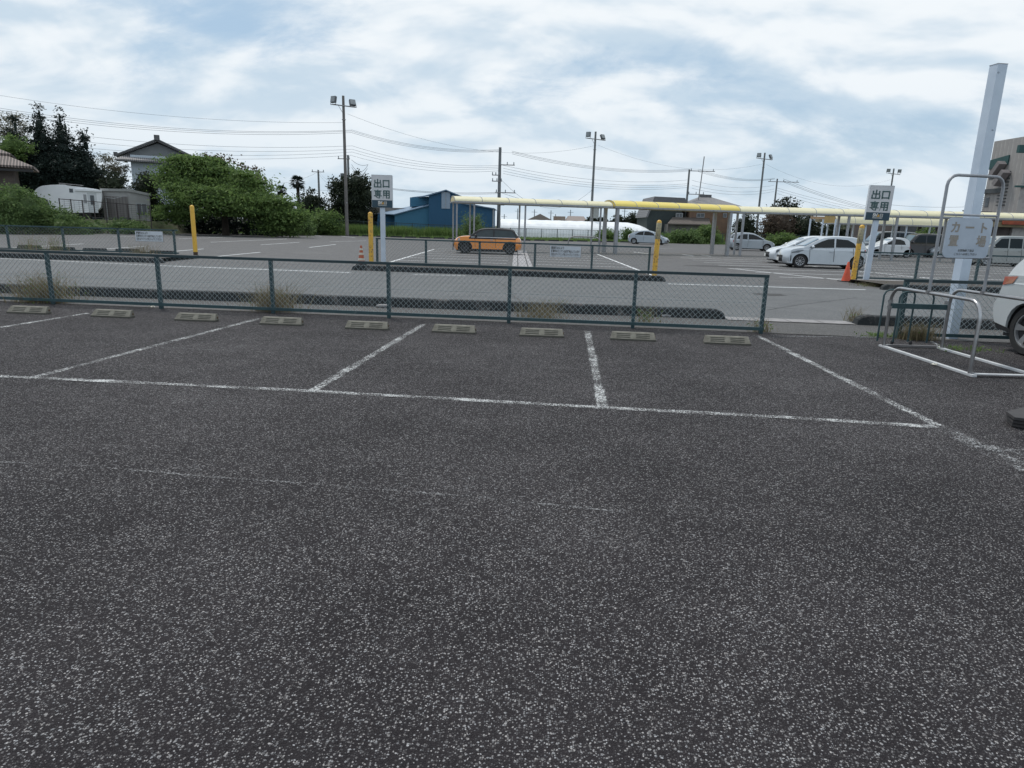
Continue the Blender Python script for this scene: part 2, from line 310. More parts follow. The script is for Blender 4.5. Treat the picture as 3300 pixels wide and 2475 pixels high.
FOLD = leafmat('dark conifer foliage', (.007, .014, .013), (.020, .034, .026), None, .1)
FOLE = leafmat('dark evergreen foliage', (.012, .020, .013), (.040, .052, .028), (.07, .12, .02), .15)
FOLR = leafmat('brownish bamboo foliage', (.10, .10, .07), (.20, .19, .14), (.14, .18, .09))
FOLP = leafmat('bronze foliage', (.085, .060, .048), (.16, .13, .10), (.10, .12, .05))
GRASSM = leafmat('verge grass blades', (.10, .17, .05), (.22, .31, .11), (.30, .33, .16))
DRYM = leafmat('dry weed stalks', (.15, .125, .075), (.28, .24, .15), (.10, .14, .05))
BARK = pm('bark', (.06, .045, .035), (.035, .027, .022), 6, .9, 0, .02)
GROUNDM = pm('grassy soil', (.065, .085, .035), (.11, .10, .065), .35, .95, 0, .02, 3, third=(.05, .085, .025), th=(.5, .6), tscale=1.4)
MULCH = pm('leaf litter soil', (.07, .055, .045), (.045, .04, .035), 1.2, .95, 0, .02, 6)

# ------------------------------------------------------------------ mesh helpers
class MB:
    def __init__(s): s.v = []; s.f = []
    def add(s, vs, fs):
        o = len(s.v); s.v += [tuple(p) for p in vs]; s.f += [tuple(i + o for i in f) for f in fs]; return s
    def box(s, x0, x1, y0, y1, z0, z1):
        return s.add([(x0, y0, z0), (x1, y0, z0), (x1, y1, z0), (x0, y1, z0), (x0, y0, z1), (x1, y0, z1), (x1, y1, z1), (x0, y1, z1)],
                     [(3, 2, 1, 0), (4, 5, 6, 7), (0, 1, 5, 4), (1, 2, 6, 5), (2, 3, 7, 6), (3, 0, 4, 7)])
    def beam(s, a, b, w, h, up=(0, 0, 1)):
        a, b = Vector(a), Vector(b); d = (b - a).normalized(); up = Vector(up)
        if abs(d.dot(up)) > .98: up = Vector((0, 1, 0))
        x = d.cross(up).normalized() * w / 2; z = x.cross(d).normalized() * h / 2
        vs = [p + sx * x + sz * z for p in (a, b) for sx, sz in ((-1, -1), (1, -1), (1, 1), (-1, 1))]
        return s.add(vs, [(0, 1, 2, 3), (7, 6, 5, 4), (0, 4, 5, 1), (1, 5, 6, 2), (2, 6, 7, 3), (3, 7, 4, 0)])
    def tube(s, pts, r, n=8, caps=True):
        pts = [Vector(p) for p in pts]; k = len(pts); rs = r if isinstance(r, (list, tuple)) else [r] * k
        o = len(s.v); pd = None
        for i, p in enumerate(pts):
            d = (pts[min(i + 1, k - 1)] - pts[max(i - 1, 0)]).normalized()
            if pd is None:
                up = Vector((0, 0, 1)) if abs(d.z) < .9 else Vector((0, 1, 0)); x = d.cross(up).normalized()
            else:
                x = (pd - d * pd.dot(d)).normalized()
            pd = x; y = d.cross(x)
            for j in range(n):
                a = 2 * PI * j / n; s.v.append(tuple(p + (x * math.cos(a) + y * math.sin(a)) * rs[i]))
        for i in range(k - 1):
            for j in range(n):
                a, b = o + i * n + j, o + i * n + (j + 1) % n; s.f.append((a, a + n, b + n, b))
        if caps: s.f.append(tuple(o + j for j in range(n))); s.f.append(tuple(o + (k - 1) * n + j for j in range(n))[::-1])
        return s
    def lathe(s, prof, n=20, c=(0, 0, 0), axis='z'):
        o = len(s.v)
        for r, h in prof:
            for j in range(n):
                a = 2 * PI * j / n; x, y = r * math.cos(a), r * math.sin(a)
                s.v.append((c[0] + x, c[1] + y, c[2] + h) if axis == 'z' else (c[0] + x, c[1] + h, c[2] + y))
        for i in range(len(prof) - 1):
            for j in range(n):
                a, b = o + i * n + j, o + i * n + (j + 1) % n
                s.f.append((a, b, b + n, a + n) if axis == 'z' else (a, a + n, b + n, b))
        return s
    def prism(s, poly, y0, y1, axis='y'):
        """polygon in the xz plane (axis y) or yz plane (axis x) or xy plane (axis z) extruded"""
        n = len(poly); f = {'y': lambda p, q: (p[0], q, p[1]), 'x': lambda p, q: (q, p[0], p[1]), 'z': lambda p, q: (p[0], p[1], q)}[axis]
        vs = [f(p, y0) for p in poly] + [f(p, y1) for p in poly]
        return s.add(vs, [tuple(range(n)), tuple(range(2 * n - 1, n - 1, -1))] + [(i, i + n, (i + 1) % n + n, (i + 1) % n) for i in range(n)])
    def quad(s, a, b, c, d): return s.add([a, b, c, d], [(0, 1, 2, 3)])
    def mesh(s, name, mat, smooth=None):
        me = bpy.data.meshes.new(name); me.from_pydata(s.v, [], s.f); me.update()
        bm = bmesh.new(); bm.from_mesh(me); bmesh.ops.recalc_face_normals(bm, faces=bm.faces); bm.to_mesh(me); bm.free()
        if smooth:
            me.shade_smooth(); me.set_sharp_from_angle(angle=R(smooth))
        me.materials.append(mat); return me
    def build(s, name, mat, parent=None, smooth=None):
        o = bpy.data.objects.new(name, s.mesh(name, mat, smooth)); COL.objects.link(o)
        if parent: o.parent = parent
        return o
def tag(o, label=None, cat=None, group=None, kind=None):
    for k, v in (('label', label), ('category', cat), ('group', group), ('kind', kind)):
        if v: o[k] = v
    return o
def thing(name, label, cat, loc=(0, 0, 0), rz=0.0, group=None):
    o = bpy.data.objects.new(name, None); COL.objects.link(o); o.empty_display_size = .2
    o.location = loc; o.rotation_euler = (0, 0, rz); return tag(o, label, cat, group)
def struct(name, mb, mat, smooth=None, label=None):
    return tag(mb.build(name, mat, None, smooth), label, None, None, 'structure')
def copy_tree(o, parent=None):
    c = o.copy(); COL.objects.link(c); c.parent = parent
    for ch in list(o.children): copy_tree(ch, c)
    return c
def text_mesh(body, size, mat, name, parent, loc, rot=(R(90), 0, 0), ext=.004, off=0.0, spacing=1.0, sx=1.0, line=1.0):
    cu = bpy.data.curves.new(name, 'FONT'); cu.body = body; cu.size = size; cu.extrude = ext; cu.offset = off
    cu.align_x = 'CENTER'; cu.align_y = 'CENTER'; cu.space_character = spacing; cu.space_line = line; cu.resolution_u = 3
    t = bpy.data.objects.new(name + '_src', cu); COL.objects.link(t)
    dg = bpy.context.evaluated_depsgraph_get(); me = bpy.data.meshes.new_from_object(t.evaluated_get(dg))
    bpy.data.objects.remove(t); me.name = name; me.materials.clear(); me.materials.append(mat)
    o = bpy.data.objects.new(name, me); COL.objects.link(o); o.parent = parent; o.location = loc; o.rotation_euler = rot; o.scale = (sx, 1, 1)
    return o
ORD = ['first', 'second', 'third', 'fourth', 'fifth', 'sixth', 'seventh', 'eighth', 'ninth', 'tenth', 'eleventh', 'twelfth', 'thirteenth', 'fourteenth', 'fifteenth', 'sixteenth', 'seventeenth', 'eighteenth', 'nineteenth', 'twentieth']

def leaves_mesh(name, P, size, mat, up=.0, aspect=1.8, droop=0.0, vary=.5):
    """P: n x 3 centres -> n small folded leaf quads"""
    n = len(P); d = RNG.normal(size=(n, 3)); d[:, 2] = d[:, 2] * .7 - droop + up; d /= np.linalg.norm(d, axis=1)[:, None]
    q = RNG.normal(size=(n, 3)); s = np.cross(d, q); s /= np.linalg.norm(s, axis=1)[:, None]
    L = size * (1 - vary / 2 + vary * RNG.random(n))[:, None]
    a = P - d * L * .5; b = P + d * L * .5; w = s * L / aspect * .5
    V = np.stack([a, P + w, b, P - w], 1).reshape(-1, 3)
    me = bpy.data.meshes.new(name); me.vertices.add(n * 4); me.vertices.foreach_set('co', V.astype(np.float32).ravel())
    me.loops.add(n * 4); me.loops.foreach_set('vertex_index', np.arange(n * 4, dtype=np.int32))
    me.polygons.add(n); me.polygons.foreach_set('loop_start', np.arange(0, n * 4, 4, dtype=np.int32)); me.polygons.foreach_set('loop_total', np.full(n, 4, dtype=np.int32))
    me.update(); me.validate(); me.materials.append(mat); return me
def crown_pts(blobs, n, per=26, spread=.35, fill=.35, flat=(1, 1, .6)):
    """clumps of leaf positions on and inside ellipsoids (cx,cy,cz,rx,ry,rz)"""
    B = np.array(blobs, float); w = (B[:, 3] * B[:, 4] + B[:, 3] * B[:, 5] + B[:, 4] * B[:, 5]); w = np.maximum(w, .22 * w.mean()); w /= w.sum()
    k = max(1, n // per); idx = RNG.choice(len(B), k, p=w)
    d = RNG.normal(size=(k, 3)); d /= np.linalg.norm(d, axis=1)[:, None]
    r = np.where(RNG.random(k) < fill, .45 + .5 * RNG.random(k), .9 + .14 * RNG.random(k))[:, None]
    c = B[idx, :3] + d * B[idx, 3:] * r
    sp = spread * (.5 + RNG.random(k))
    P = np.repeat(c, per, 0) + RNG.normal(size=(k * per, 3)) * np.repeat(sp, per)[:, None] * np.array(flat)
    P[:, 2] = np.maximum(P[:, 2], .03); return P
def core(blobs, f=.72):
    mb = MB()
    for cx, cy, cz, rx, ry, rz in blobs:
        bm = bmesh.new(); bmesh.ops.create_icosphere(bm, subdivisions=2, radius=1)
        vs = []
        for v in bm.verts:
            k = f * (1 + .18 * math.sin(7 * v.co.x + cx) * math.cos(6 * v.co.z + cy)); vs.append((cx + v.co.x * rx * k, cy + v.co.y * ry * k, max(.0, cz + v.co.z * rz * k)))
        mb.add(vs, [tuple(v.index for v in fc.verts) for fc in bm.faces]); bm.free()
    return mb
def tree(name, label, cat, loc, blobs, mat, n, leaf=.3, spread=.35, trunk=None, group=None, corem=None, per=26, droop=.1, fill=.35, aspect=1.8, branches=5, foliage='crown', flat=(1, 1, .6)):
    t = thing(name, label, cat, loc, 0, group)
    me = leaves_mesh(foliage, crown_pts(blobs, n, per, spread, fill, flat), leaf, mat, 0, aspect, droop)
    o = bpy.data.objects.new(foliage, me); COL.objects.link(o); o.parent = t
    if corem is not False:
        cm = core(blobs, .5 if mat is FOLD else .66).mesh('c', mat); bm = bmesh.new(); bm.from_mesh(me); bm.from_mesh(cm); bm.to_mesh(me); bm.free(); bpy.data.meshes.remove(cm)
    if trunk:
        r, h = trunk; mb = MB()
        mb.tube([(0, 0, -.3), (.05, 0, h * .3), (-.04, .05, h * .7), (.03, 0, h)], [r * 1.25, r, r * .8, r * .45], 8)
        B = sorted(blobs, key=lambda b: -b[3] * b[5])[:branches]
        for b in B:
            s = Vector((0, 0, h * random.uniform(.35, .8))); e = Vector((b[0], b[1], b[2] + b[5] * .2)); mid = (s + e) / 2 + Vector((0, 0, -.15 * (e - s).length * .3))
            mb.tube([s, mid, e], [r * .5, r * .35, r * .12], 6)
        mb.build('trunk', BARK, t, 60)
    return t

# ------------------------------------------------------------------ ground, roads, lots
big = MB(); big.add([(-1500, -200, 0), (1500, -200, 0), (1500, 2500, 0), (-1500, 2500, 0)], [(0, 1, 2, 3)])
struct('ground', big, GROUNDM)
LZ = .004
def sheet(name, pts, z, mat): mb = MB(); mb.add([(p[0], p[1], z) for p in pts], [tuple(range(len(pts)))]); return struct(name, mb, mat)
def ln(p, q): return lambda x: p[1] + (q[1] - p[1]) * (x - p[0]) / (q[0] - p[0])
fl = ln((-6.15, 11.42), (3.91, 10.46))       # near fence line
kl = ln((-10.03, 13.02), (3.79, 12.10))      # near kerb foot
wl = ln((-10.9, 21.6), (9.86, 19.75))        # white line beyond the road
XL, XR = -60, 60
sheet('near_parking_lot', [(XL, -12), (XR, -12), (XR, fl(XR) + .1), (XL, fl(XL) + .1)], LZ, ASPH)
sheet('gravel_strip', [(XL, fl(XL) + .1), (XR, fl(XR) + .1), (XR, kl(XR) + .2), (XL, kl(XL) + .2)], LZ, STRIPM)
sheet('road', [(XL, kl(XL) + .2), (XR, kl(XR) + .2), (XR, wl(XR) + .6), (XL, wl(XL) + .6)], LZ, ROADM)
edge = [G(0, 742), G(250, 742), G(520, 752), G(700, 752), G(900, 755), G(1118, 760), G(1500, 772), G(1900, 779), G(2100, 783), G(2400, 790), G(2700, 792), G(3300, 806)]
far = [(-95, wl(-95) + .6), (95, wl(95) + .6), (95, 75), (edge[-1].x, edge[-1].y)] + [(p.x, p.y) for p in edge[-2::-1]] + [(-95, 58)]
sheet('far_parking_lot', far, LZ, ASPH2)
# cracks and joints on the road
mb = MB()
for k in range(4):
    y0 = 14.6 + k * 1.7
    pts = [(-30 + i * 1.5, kl(-30 + i * 1.5) - 12.3 + y0 + .05 * math.sin(i * 2.3 + k) + .02 * random.random(), LZ + .003) for i in range(42)]
    for a, b in zip(pts, pts[1:]):
        if random.random() < .8: mb.quad((a[0], a[1], a[2]), (b[0], b[1], b[2]), (b[0], b[1] + .025, b[2]), (a[0], a[1] + .025, a[2]))
struct('road_seams', mb, pm('seam tar', (.11, .115, .12), (.14, .145, .15), 3, .9))

def stripe(name, segs, mat, z=LZ + .004, w=.10):
    """painted stripe; the attribute 'edge' is 0 on its rims and 1 along its middle"""
    vs, fs, ed = [], [], []
    for seg in segs:
        ww = seg[2] if len(seg) > 2 else w
        pts = [Vector((p[0], p[1], 0)) for p in seg[0:2]] if not isinstance(seg[0], list) else [Vector((p[0], p[1], 0)) for p in seg[0]]
        # subdivide and wobble a little
        P = []
        for a, b in zip(pts, pts[1:]):
            k = max(1, int((b - a).length / .5))
            P += [a.lerp(b, i / k) for i in range(k)]
        P.append(pts[-1])
        o = len(vs)
        for i, p in enumerate(P):
            d = (P[min(i + 1, len(P) - 1)] - P[max(i - 1, 0)]).normalized(); s = Vector((-d.y, d.x, 0))
            wob = 1 + .12 * math.sin(i * 1.7 + p.x)
            for t, e in ((-.5, 0), (-.25, 1), (.25, 1), (.5, 0)):
                q = p + s * ww * t * wob; vs.append((q.x, q.y, z)); ed.append(float(e))
        for i in range(len(P) - 1):
            for j in range(3):
                a = o + i * 4 + j; fs.append((a, a + 4, a + 5, a + 1))
    me = bpy.data.meshes.new(name); me.from_pydata(vs, [], fs); at = me.attributes.new('edge', 'FLOAT', 'POINT'); at.data.foreach_set('value', ed)
    me.materials.append(mat); o = bpy.data.objects.new(name, me); COL.objects.link(o); return tag(o, None, None, None, 'structure')
def g2(x, y): p = G(x, y, LZ); return (p.x, p.y)
stripe('bay_divider', [(g2(0, 1056), g2(283, 1010))], MARK, w=.15)
stripe('bay_divider', [(g2(105, 1218), g2(840, 1026))], MARK, w=.15)
stripe('bay_divider', [(g2(1000, 1264), g2(1365, 1046))], MARK, w=.16)
stripe('bay_divider', [(g2(1943, 1316), g2(1893, 1068))], MARK, w=.15)
stripe('bay_divider', [(g2(3020, 1372), g2(2440, 1082))], MARK, w=.16)
stripe('bay_front_line', [([g2(-900, 1170), g2(0, 1214), g2(560, 1240), g2(1000, 1262), g2(1500, 1290), g2(1955, 1316), g2(2500, 1345), g2(3020, 1378)],)], MARK, LZ + .007, w=.15)
stripe('curved_lot_line', [([g2(3010, 1372), g2(3080, 1405), g2(3150, 1440), g2(3230, 1480), g2(3330, 1525)],)], WORN, LZ + .011, w=.30)
stripe('worn_patch', [([g2(3130, 1440), g2(3230, 1455), g2(3340, 1466)],)], WORN, LZ + .015, w=.34)
stripe('corral_line', [([g2(3000, 1100), g2(3040, 1122), g2(3130, 1150), g2(3300, 1200)],)], MARK2, LZ + .004, w=.10)
stripe('faint_scuff', [([g2(0, 1096), g2(300, 1106), g2(600, 1124), g2(900, 1138), g2(1060, 1143)], None, .02)] if 0 else [([g2(0, 1096), g2(300, 1106), g2(600, 1124), g2(900, 1138), g2(1060, 1143)],)], SCUFF, LZ + .004, w=.035)
stripe('faint_scuff', [([g2(0, 1490), g2(300, 1505), g2(700, 1540), g2(1000, 1560), g2(1500, 1600), g2(2000, 1650)],)], SCUFF, LZ + .004, w=.04)
stripe('faint_scuff', [([g2(1200, 1158), g2(1600, 1175), g2(2100, 1205), g2(2700, 1228), g2(3000, 1240)],)], SCUFF, LZ + .004, w=.03)
# road edge line, broken where the islands stand
stripe('road_edge_line', [(g2(0, 833), g2(560, 858), .10), (g2(560, 858), g2(1130, 879), .17)], MARKF, w=.15)
stripe('road_edge_line', [(g2(2150, 915), g2(2790, 934), .15), (g2(1330, 885), g2(1500, 889), .1)], MARKF, w=.15)
# concrete gutter where the kerb is dropped
gut = [G(2320, 1022), G(2770, 1042), G(2770, 1058), G(2330, 1040)]
mb = MB(); a, b = Vector((3.85, kl(3.85) - .12, 0)), Vector((6.1, kl(6.1) - .12, 0))
for i in range(4):
    p = a.lerp(b, i / 4); q = a.lerp(b, (i + .97) / 4); mb.add([(p.x, p.y - .02, LZ + .012), (q.x, q.y - .02, LZ + .012), (q.x, q.y + .42, LZ + .012), (p.x, p.y + .42, LZ + .012)], [(0, 1, 2, 3)])
struct('gutter', mb, CONCP)
stripe('joint_line', [(g2(2480, 1083), g2(2860, 1088))], MARK2, LZ + .004, w=.05)

def kerb(name, x0, x1, f, h=.15, w=.22, off=0, r0=True, r1=True):
    mb = MB(); L_ = x1 - x0; n = max(2, int(L_ / .6))
    xs = [x0, x0 + .03, x0 + .08, x0 + .16, x0 + .28] + [x0 + .28 + (L_ - .56) * i / n for i in range(1, n)] + [x1 - .28, x1 - .16, x1 - .08, x1 - .03, x1]; n = len(xs) - 1
    for i in range(n):
        a, b = xs[i], xs[i + 1] - .002; hh = h * random.uniform(.975, 1.02); dy = random.uniform(-.005, .005)
        def hz(x):
            e = 1.0
            if r0: e = min(e, math.sqrt(max(0, 1 - max(0, 1 - (x - x0) / .2) ** 2)) * .9 + .1)
            if r1: e = min(e, math.sqrt(max(0, 1 - max(0, 1 - (x1 - x) / .2) ** 2)) * .9 + .1)
            return hh * e
        vs = []
        for x in (a, b):
            y = f(x) + off + dy; z = hz(x); vs += [(x, y, 0), (x, y + .02, z - .02), (x, y + .045, z), (x, y + w - .02, z), (x, y + w, 0)]
        mb.add(vs, [(j, j + 5, j + 6, j + 1) for j in range(4)] + [(0, 1, 2, 3, 4), (9, 8, 7, 6, 5)])
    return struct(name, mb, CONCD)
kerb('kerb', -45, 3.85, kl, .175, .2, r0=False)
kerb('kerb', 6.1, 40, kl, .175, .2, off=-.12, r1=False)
fkl = ln((-11.97, 22.85), (4.6, 20.75))
def island(x0, x1, f, d=2.6, h=.17):
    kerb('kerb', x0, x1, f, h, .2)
    mb = MB(); n = 24
    for i in range(n):
        a = x0 + .3 + (x1 - x0 - .6) * i / n; b = x0 + .3 + (x1 - x0 - .6) * (i + 1) / n
        mb.add([(a, f(a) + .19, h - .03), (b, f(b) + .19, h - .03), (b, f(b) + d, h - .05), (a, f(a) + d, h - .05), (a, f(a) + d + .15, .0), (b, f(b) + d + .15, 0)], [(0, 1, 2, 3), (3, 2, 5, 4)])
    struct('traffic_island', mb, MULCH)
fkL = ln((-17.85, 23.3), (-11.97, 22.75))
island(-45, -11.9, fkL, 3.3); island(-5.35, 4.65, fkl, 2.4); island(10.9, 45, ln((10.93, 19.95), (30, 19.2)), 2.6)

# far lot markings (bays either side of a concrete spine)
segs = []
for k in range(8):
    y = 25.9 + k * 2.45
    segs += [((-5.0, y + .35), (-.35, y + .05), .11), ((.75, y - .02), (4.75, y - .3), .11)]
segs += [((4.75, 22.9), (5.0, 42), .13)]
segs += [((-5.0, 25.2), (-5.05, 42), .12)]
stripe('far_bay_lines', segs, MARKG)
sg = []
for k in range(9):
    y = 24.3 + k * 2.5
    sg += [((9.6, y + .25), (14.6, y), .12), ((14.8, y), (20.4, y - .25), .12), ((22, y - .3), (30, y - .7), .12)]
sg += [((9.3, 29.6), (11.6, 23.5), .14), ((14.7, 33.5), (16.6, 23.2), .14)]
stripe('far_bay_lines', sg, MARKG)
s3 = [((565, 968), (230, 972)), ((780, 992), (240, 1010)), ((1340, 1012), (565, 1045)), ((1470, 1045), (1075, 1072)), ((1840, 1067), (1570, 1098)), ((1070, 1147), (580, 1195)), ((1280, 963), (1400, 980)), ((1615, 975), (1700, 985)), ((1895, 982), (2040, 1000)), ((2150, 1030), (1780, 1040))]
s1 = [((375, 1562), (850, 1535)), ((1050, 1590), (1475, 1560)), ((1730, 1615), (2070, 1587)), ((1150, 1465), (1520, 1458)), ((0, 1585), (180, 1575)), ((720, 1640), (860, 1605)), ((1530, 1640), (1640, 1625))]
K = 700 / 2212
sg = [(g2(500 + a * K, 450 + b * K), g2(500 + c * K, 450 + d * K), .13) for (a, b), (c, d) in s3] + [(g2(a * K, 300 + b * K), g2(c * K, 300 + d * K), .13) for (a, b), (c, d) in s1]
sg += [(g2(2040, 812), g2(2090, 818), .2), (g2(2200, 820), g2(2235, 825), .2), (g2(2260, 822), g2(2290, 826), .2), (g2(2100, 800), g2(2170, 802), .15), (g2(1390, 757), g2(1430, 762), .2), (g2(1300, 758), g2(1340, 764), .2)]
stripe('far_bay_lines', sg, MARKF)
mb = MB()
for i in range(7):
    a = 26.3 + i * 2.5; b = a + 2.45
    mb.add([(-.12, a, LZ + .012), (.08, a, LZ + .012), (.08, b, LZ + .012), (-.12, b, LZ + .012)], [(0, 1, 2, 3)])
    mb.add([(.13, a, LZ + .009), (.47, a, LZ + .009), (.47, b, LZ + .009), (.13, b, LZ + .009)], [(0, 1, 2, 3)])
    mb.add([(.52, a, LZ + .012), (.68, a, LZ + .012), (.68, b, LZ + .012), (.52, b, LZ + .012)], [(0, 1, 2, 3)])
struct('bay_spine_paving', mb, pm('spine concrete', (.36, .345, .35), (.30, .29, .30), 4, .9))
stripe('far_bay_lines', [((.15, 24.6), (.2, 26.1), .42)], MARKF)

# ------------------------------------------------------------------ chain link fences
def fence(name, label, A, B, h, posts, cell, wire_r, post_r, rail_r, matp=TEAL, matr=TEALD, bottom=True, mid=True, z0=.06, topcap=False, meshmat=None):
    A, B = Vector((A[0], A[1], 0)), Vector((B[0], B[1], 0)); L_ = (B - A).length; rz = math.atan2(B.y - A.y, B.x - A.x)
    t = thing(name, label, 'fence', A, rz, None)
    for x in posts:
        mb = MB(); mb.beam((x, 0, 0), (x, 0, h + .01), post_r * 2, post_r * 2); mb.beam((x, 0, h + .01), (x, 0, h + .018), post_r * 2.2, post_r * 2.2); mb.build('post', matp, t)
    mb = MB(); mb.beam((0, -post_r * .2, h), (L_, -post_r * .2, h), rail_r * 2.0, rail_r * 1.8); mb.build('top_rail', matr, t)
    mb = MB(); mb.beam((0, -.03, z0 + .02), (L_, -.03, z0 + .02), .03 if bottom else .012, .05 if bottom else .012); mb.build('bottom_rail', matp, t)
    if mid: mb = MB(); mb.tube([(L_ * i / 12, -.036, h * .54 + .004 * math.sin(i)) for i in range(13)], wire_r * .9, 4); mb.build('tension_wire', WIRE, t)
    # woven wires
    n = int(L_ / cell); top, bot = h - rail_r, z0 + .03; cell = cell / 2; n = int(L_ / cell); rows = max(3, round((top - bot) / cell))
    hz = (top - bot) / rows; V = []; Fc = []
    for i in range(n):
        x0 = (i + .5) * cell; o = len(V); dirn = 1 if i % 2 else 1
        for j in range(rows + 1):
            x = x0 + (cell / 2 - wire_r) * (1 if (j + i) % 2 else -1); z = bot + j * hz; y = -.036 - .003 * (1 if (j + i) % 2 else -1); w = wire_r * 1.15
            V += [(x - w, y, z), (x, y - w, z), (x + w, y, z), (x, y + w, z)]
        for j in range(rows):
            a = o + j * 4
            for k in range(4): Fc.append((a + k, a + (k + 1) % 4, a + 4 + (k + 1) % 4, a + 4 + k))
    m = MB(); m.v = V; m.f = Fc; m.build('wire_mesh', meshmat or WIRE, t); return t
A = (-12.2, fl(-12.2)); B = (3.93, fl(3.93)); LL = math.dist(A, B)
fence('chain_link_fence', 'low green chain-link fence running behind the row of wheel stops', A, B, .90, [LL - .03 - 2.0 * k for k in range(9) if LL - .03 - 2 * k > 0], .088, .0028, .027, .024)
A2 = (5.98, 10.36); fence('chain_link_fence', 'short green chain-link fence behind the white post and cart rack', A2, (15, 9.9), .90, [.03, 1.8, 3.8, 5.8, 7.8], .088, .0036, .030, .026)
A3, B3 = (-27.0, 25.3), (-13.7, 28.1)
A3, B3 = (-30, 27.9), (-13.85, 27.9)
SMALLW = pm('far fence wire', (.27, .31, .32), (.2, .24, .25), 30, .5, .2)
fence('chain_link_fence', 'grey-green chain-link fence left of the exit with a notice near its end', A3, B3, 1.0, [.03 + 2.28 * k for k in range(8)], .14, .0042, .035, .028, mid=False, meshmat=SMALLW, matr=TEAL)
A4, B4 = (-5.25, 25.6), (4.72, 23.75)
fence('chain_link_fence', 'grey-green chain-link fence between the two bollards beside the striped cone', A4, B4, .95, [.03, 1.95, 4.0, 6.05, 8.1, 10.1], .14, .0042, .035, .028, mid=False, meshmat=SMALLW, matr=TEAL)
A5, B5 = (12.2, 24.25), (30, 23.6)
fence('chain_link_fence', 'grey-green chain-link fence right of the plain orange cone', A5, B5, .98, [.03, 2.1, 4.2, 6.3, 8.4, 10.5, 12.6, 14.7], .14, .0042, .035, .028, mid=False, meshmat=SMALLW, matr=TEAL)

def notice(label, A, B, s, z1, wd, ht, text):
    A, B = Vector((*A, 0)), Vector((*B, 0)); d = (B - A).normalized(); p = A + d * s; rz = math.atan2(d.y, d.x)
    t = thing('notice_board', label, 'notice', (p.x, p.y, 0), rz)
    MB().box(-wd / 2, wd / 2, -.065, -.055, z1 - ht, z1).build('panel', WHITEP, t)
    MB().box(-wd / 2 - .01, wd / 2 + .01, -.054, -.05, z1 - ht - .01, z1 + .01).build('backing', STEELD, t)
    for k, l in enumerate(text):
        o = text_mesh(l, ht * .27, LETTD, 'lettering', t, (0, -.067, z1 - ht * (.2 + .3 * k)), ext=.001, off=.004)
        w = o.dimensions.x or 1; tgt = wd * (.42 if k == 0 else .92); o.scale.x = min(1, tgt / w) if w > tgt else 1
        if k == 0: o.location.x = -wd / 2 + .04 * wd + min(w, tgt) / 2
NT = ['騒音防止により', '駐車中のエンジンは必ず停止しています', '給付 はアイドリングをストップしてください']
notice('faded white notice on the far fence near the tall yellow bollard', A3, B3, 16.15 - 1.15, .93, 1.12, .40, NT)
notice('faded white notice on the far fence between the two middle bollards', A4, B4, 7.15, .90, 1.1, .38, NT)

# ------------------------------------------------------------------ wheel stops
def wheel_stop():
    t = thing('wheel_stop', 'x', 'wheel stop')
    L2, D, Hh = .30, .13, .11
    mb = MB()
    # low base block, sloped face with slots, small ledge on top
    mb.add([(-L2 - .02, -D / 2, 0), (L2 + .02, -D / 2, 0), (L2 + .02, D / 2, 0), (-L2 - .02, D / 2, 0), (-L2 - .02, -D / 2, .022), (L2 + .02, -D / 2, .022), (L2 - .005, D / 2 - .05, Hh), (-L2 + .005, D / 2 - .05, Hh), (L2 - .005, D / 2, Hh), (-L2 + .005, D / 2, Hh)],
           [(0, 1, 5, 4), (4, 5, 6, 7), (7, 6, 8, 9), (3, 2, 1, 0), (9, 8, 2, 3), (1, 2, 8, 6, 5), (0, 4, 7, 9, 3)])
    mb.build('block', CONC, t)
    s = MB(); a = Vector((0, -D / 2, .022)); b = Vector((0, D / 2 - .05, Hh)); n = (b - a).cross(Vector((1, 0, 0))).normalized(); n = -n if n.y > 0 else n
    MB().box(-L2 - .022, L2 + .022, -D / 2 - .004, D / 2 - .01, .0, .026).build('plinth', pm('dark plinth', (.075, .072, .062), (.11, .105, .09), 20, .95), t)  # strip around the foot, darker than the block
    for sx in (-1, 1):
        for k, q in enumerate((.20, .45, .70)):
            p = a.lerp(b, q); p2 = a.lerp(b, q + .10); x0, x1 = sorted((sx * .04, sx * .235)); e = n * .0025
            s.add([(x0, p.y + e.y, p.z + e.z), (x1, p.y + e.y, p.z + e.z), (x1, p2.y + e.y, p2.z + e.z), (x0, p2.y + e.y, p2.z + e.z)], [(0, 1, 2, 3)])
    s.build('slots', pm('slot shadow grime', (.035, .034, .03), (.05, .048, .04), 30, .95), t)  # flat strips on the face; shade inside the slots put into their colour
    e = MB(); e.lathe([(0, 0), (.018, 0), (.018, .004)], 10, (L2 + .004, .02, .05), 'y'); e.tube([(L2 - .01, .03, .055), (L2 + .016, .03, .055)], .016, 8); e.build('bolt', RUSTB, t)
    return t
ws0 = wheel_stop(); WS = [(83, 1013), (355, 1025), (627, 1037), (903, 1050), (1180, 1064), (1462, 1076), (1746, 1088), (2042, 1100), (2347, 1113)]
for i, (x, y) in enumerate(WS):
    o = ws0 if i == 0 else copy_tree(ws0); p = G(x, y); o.location = (p.x, p.y + .08, LZ); o.rotation_euler = (0, 0, math.atan(-.085) + random.uniform(-.03, .03))
    o['label'] = 'slotted concrete wheel stop, %s from the left in the row before the near fence' % ORD[i]; o['group'] = 'wheel stops along the near fence'

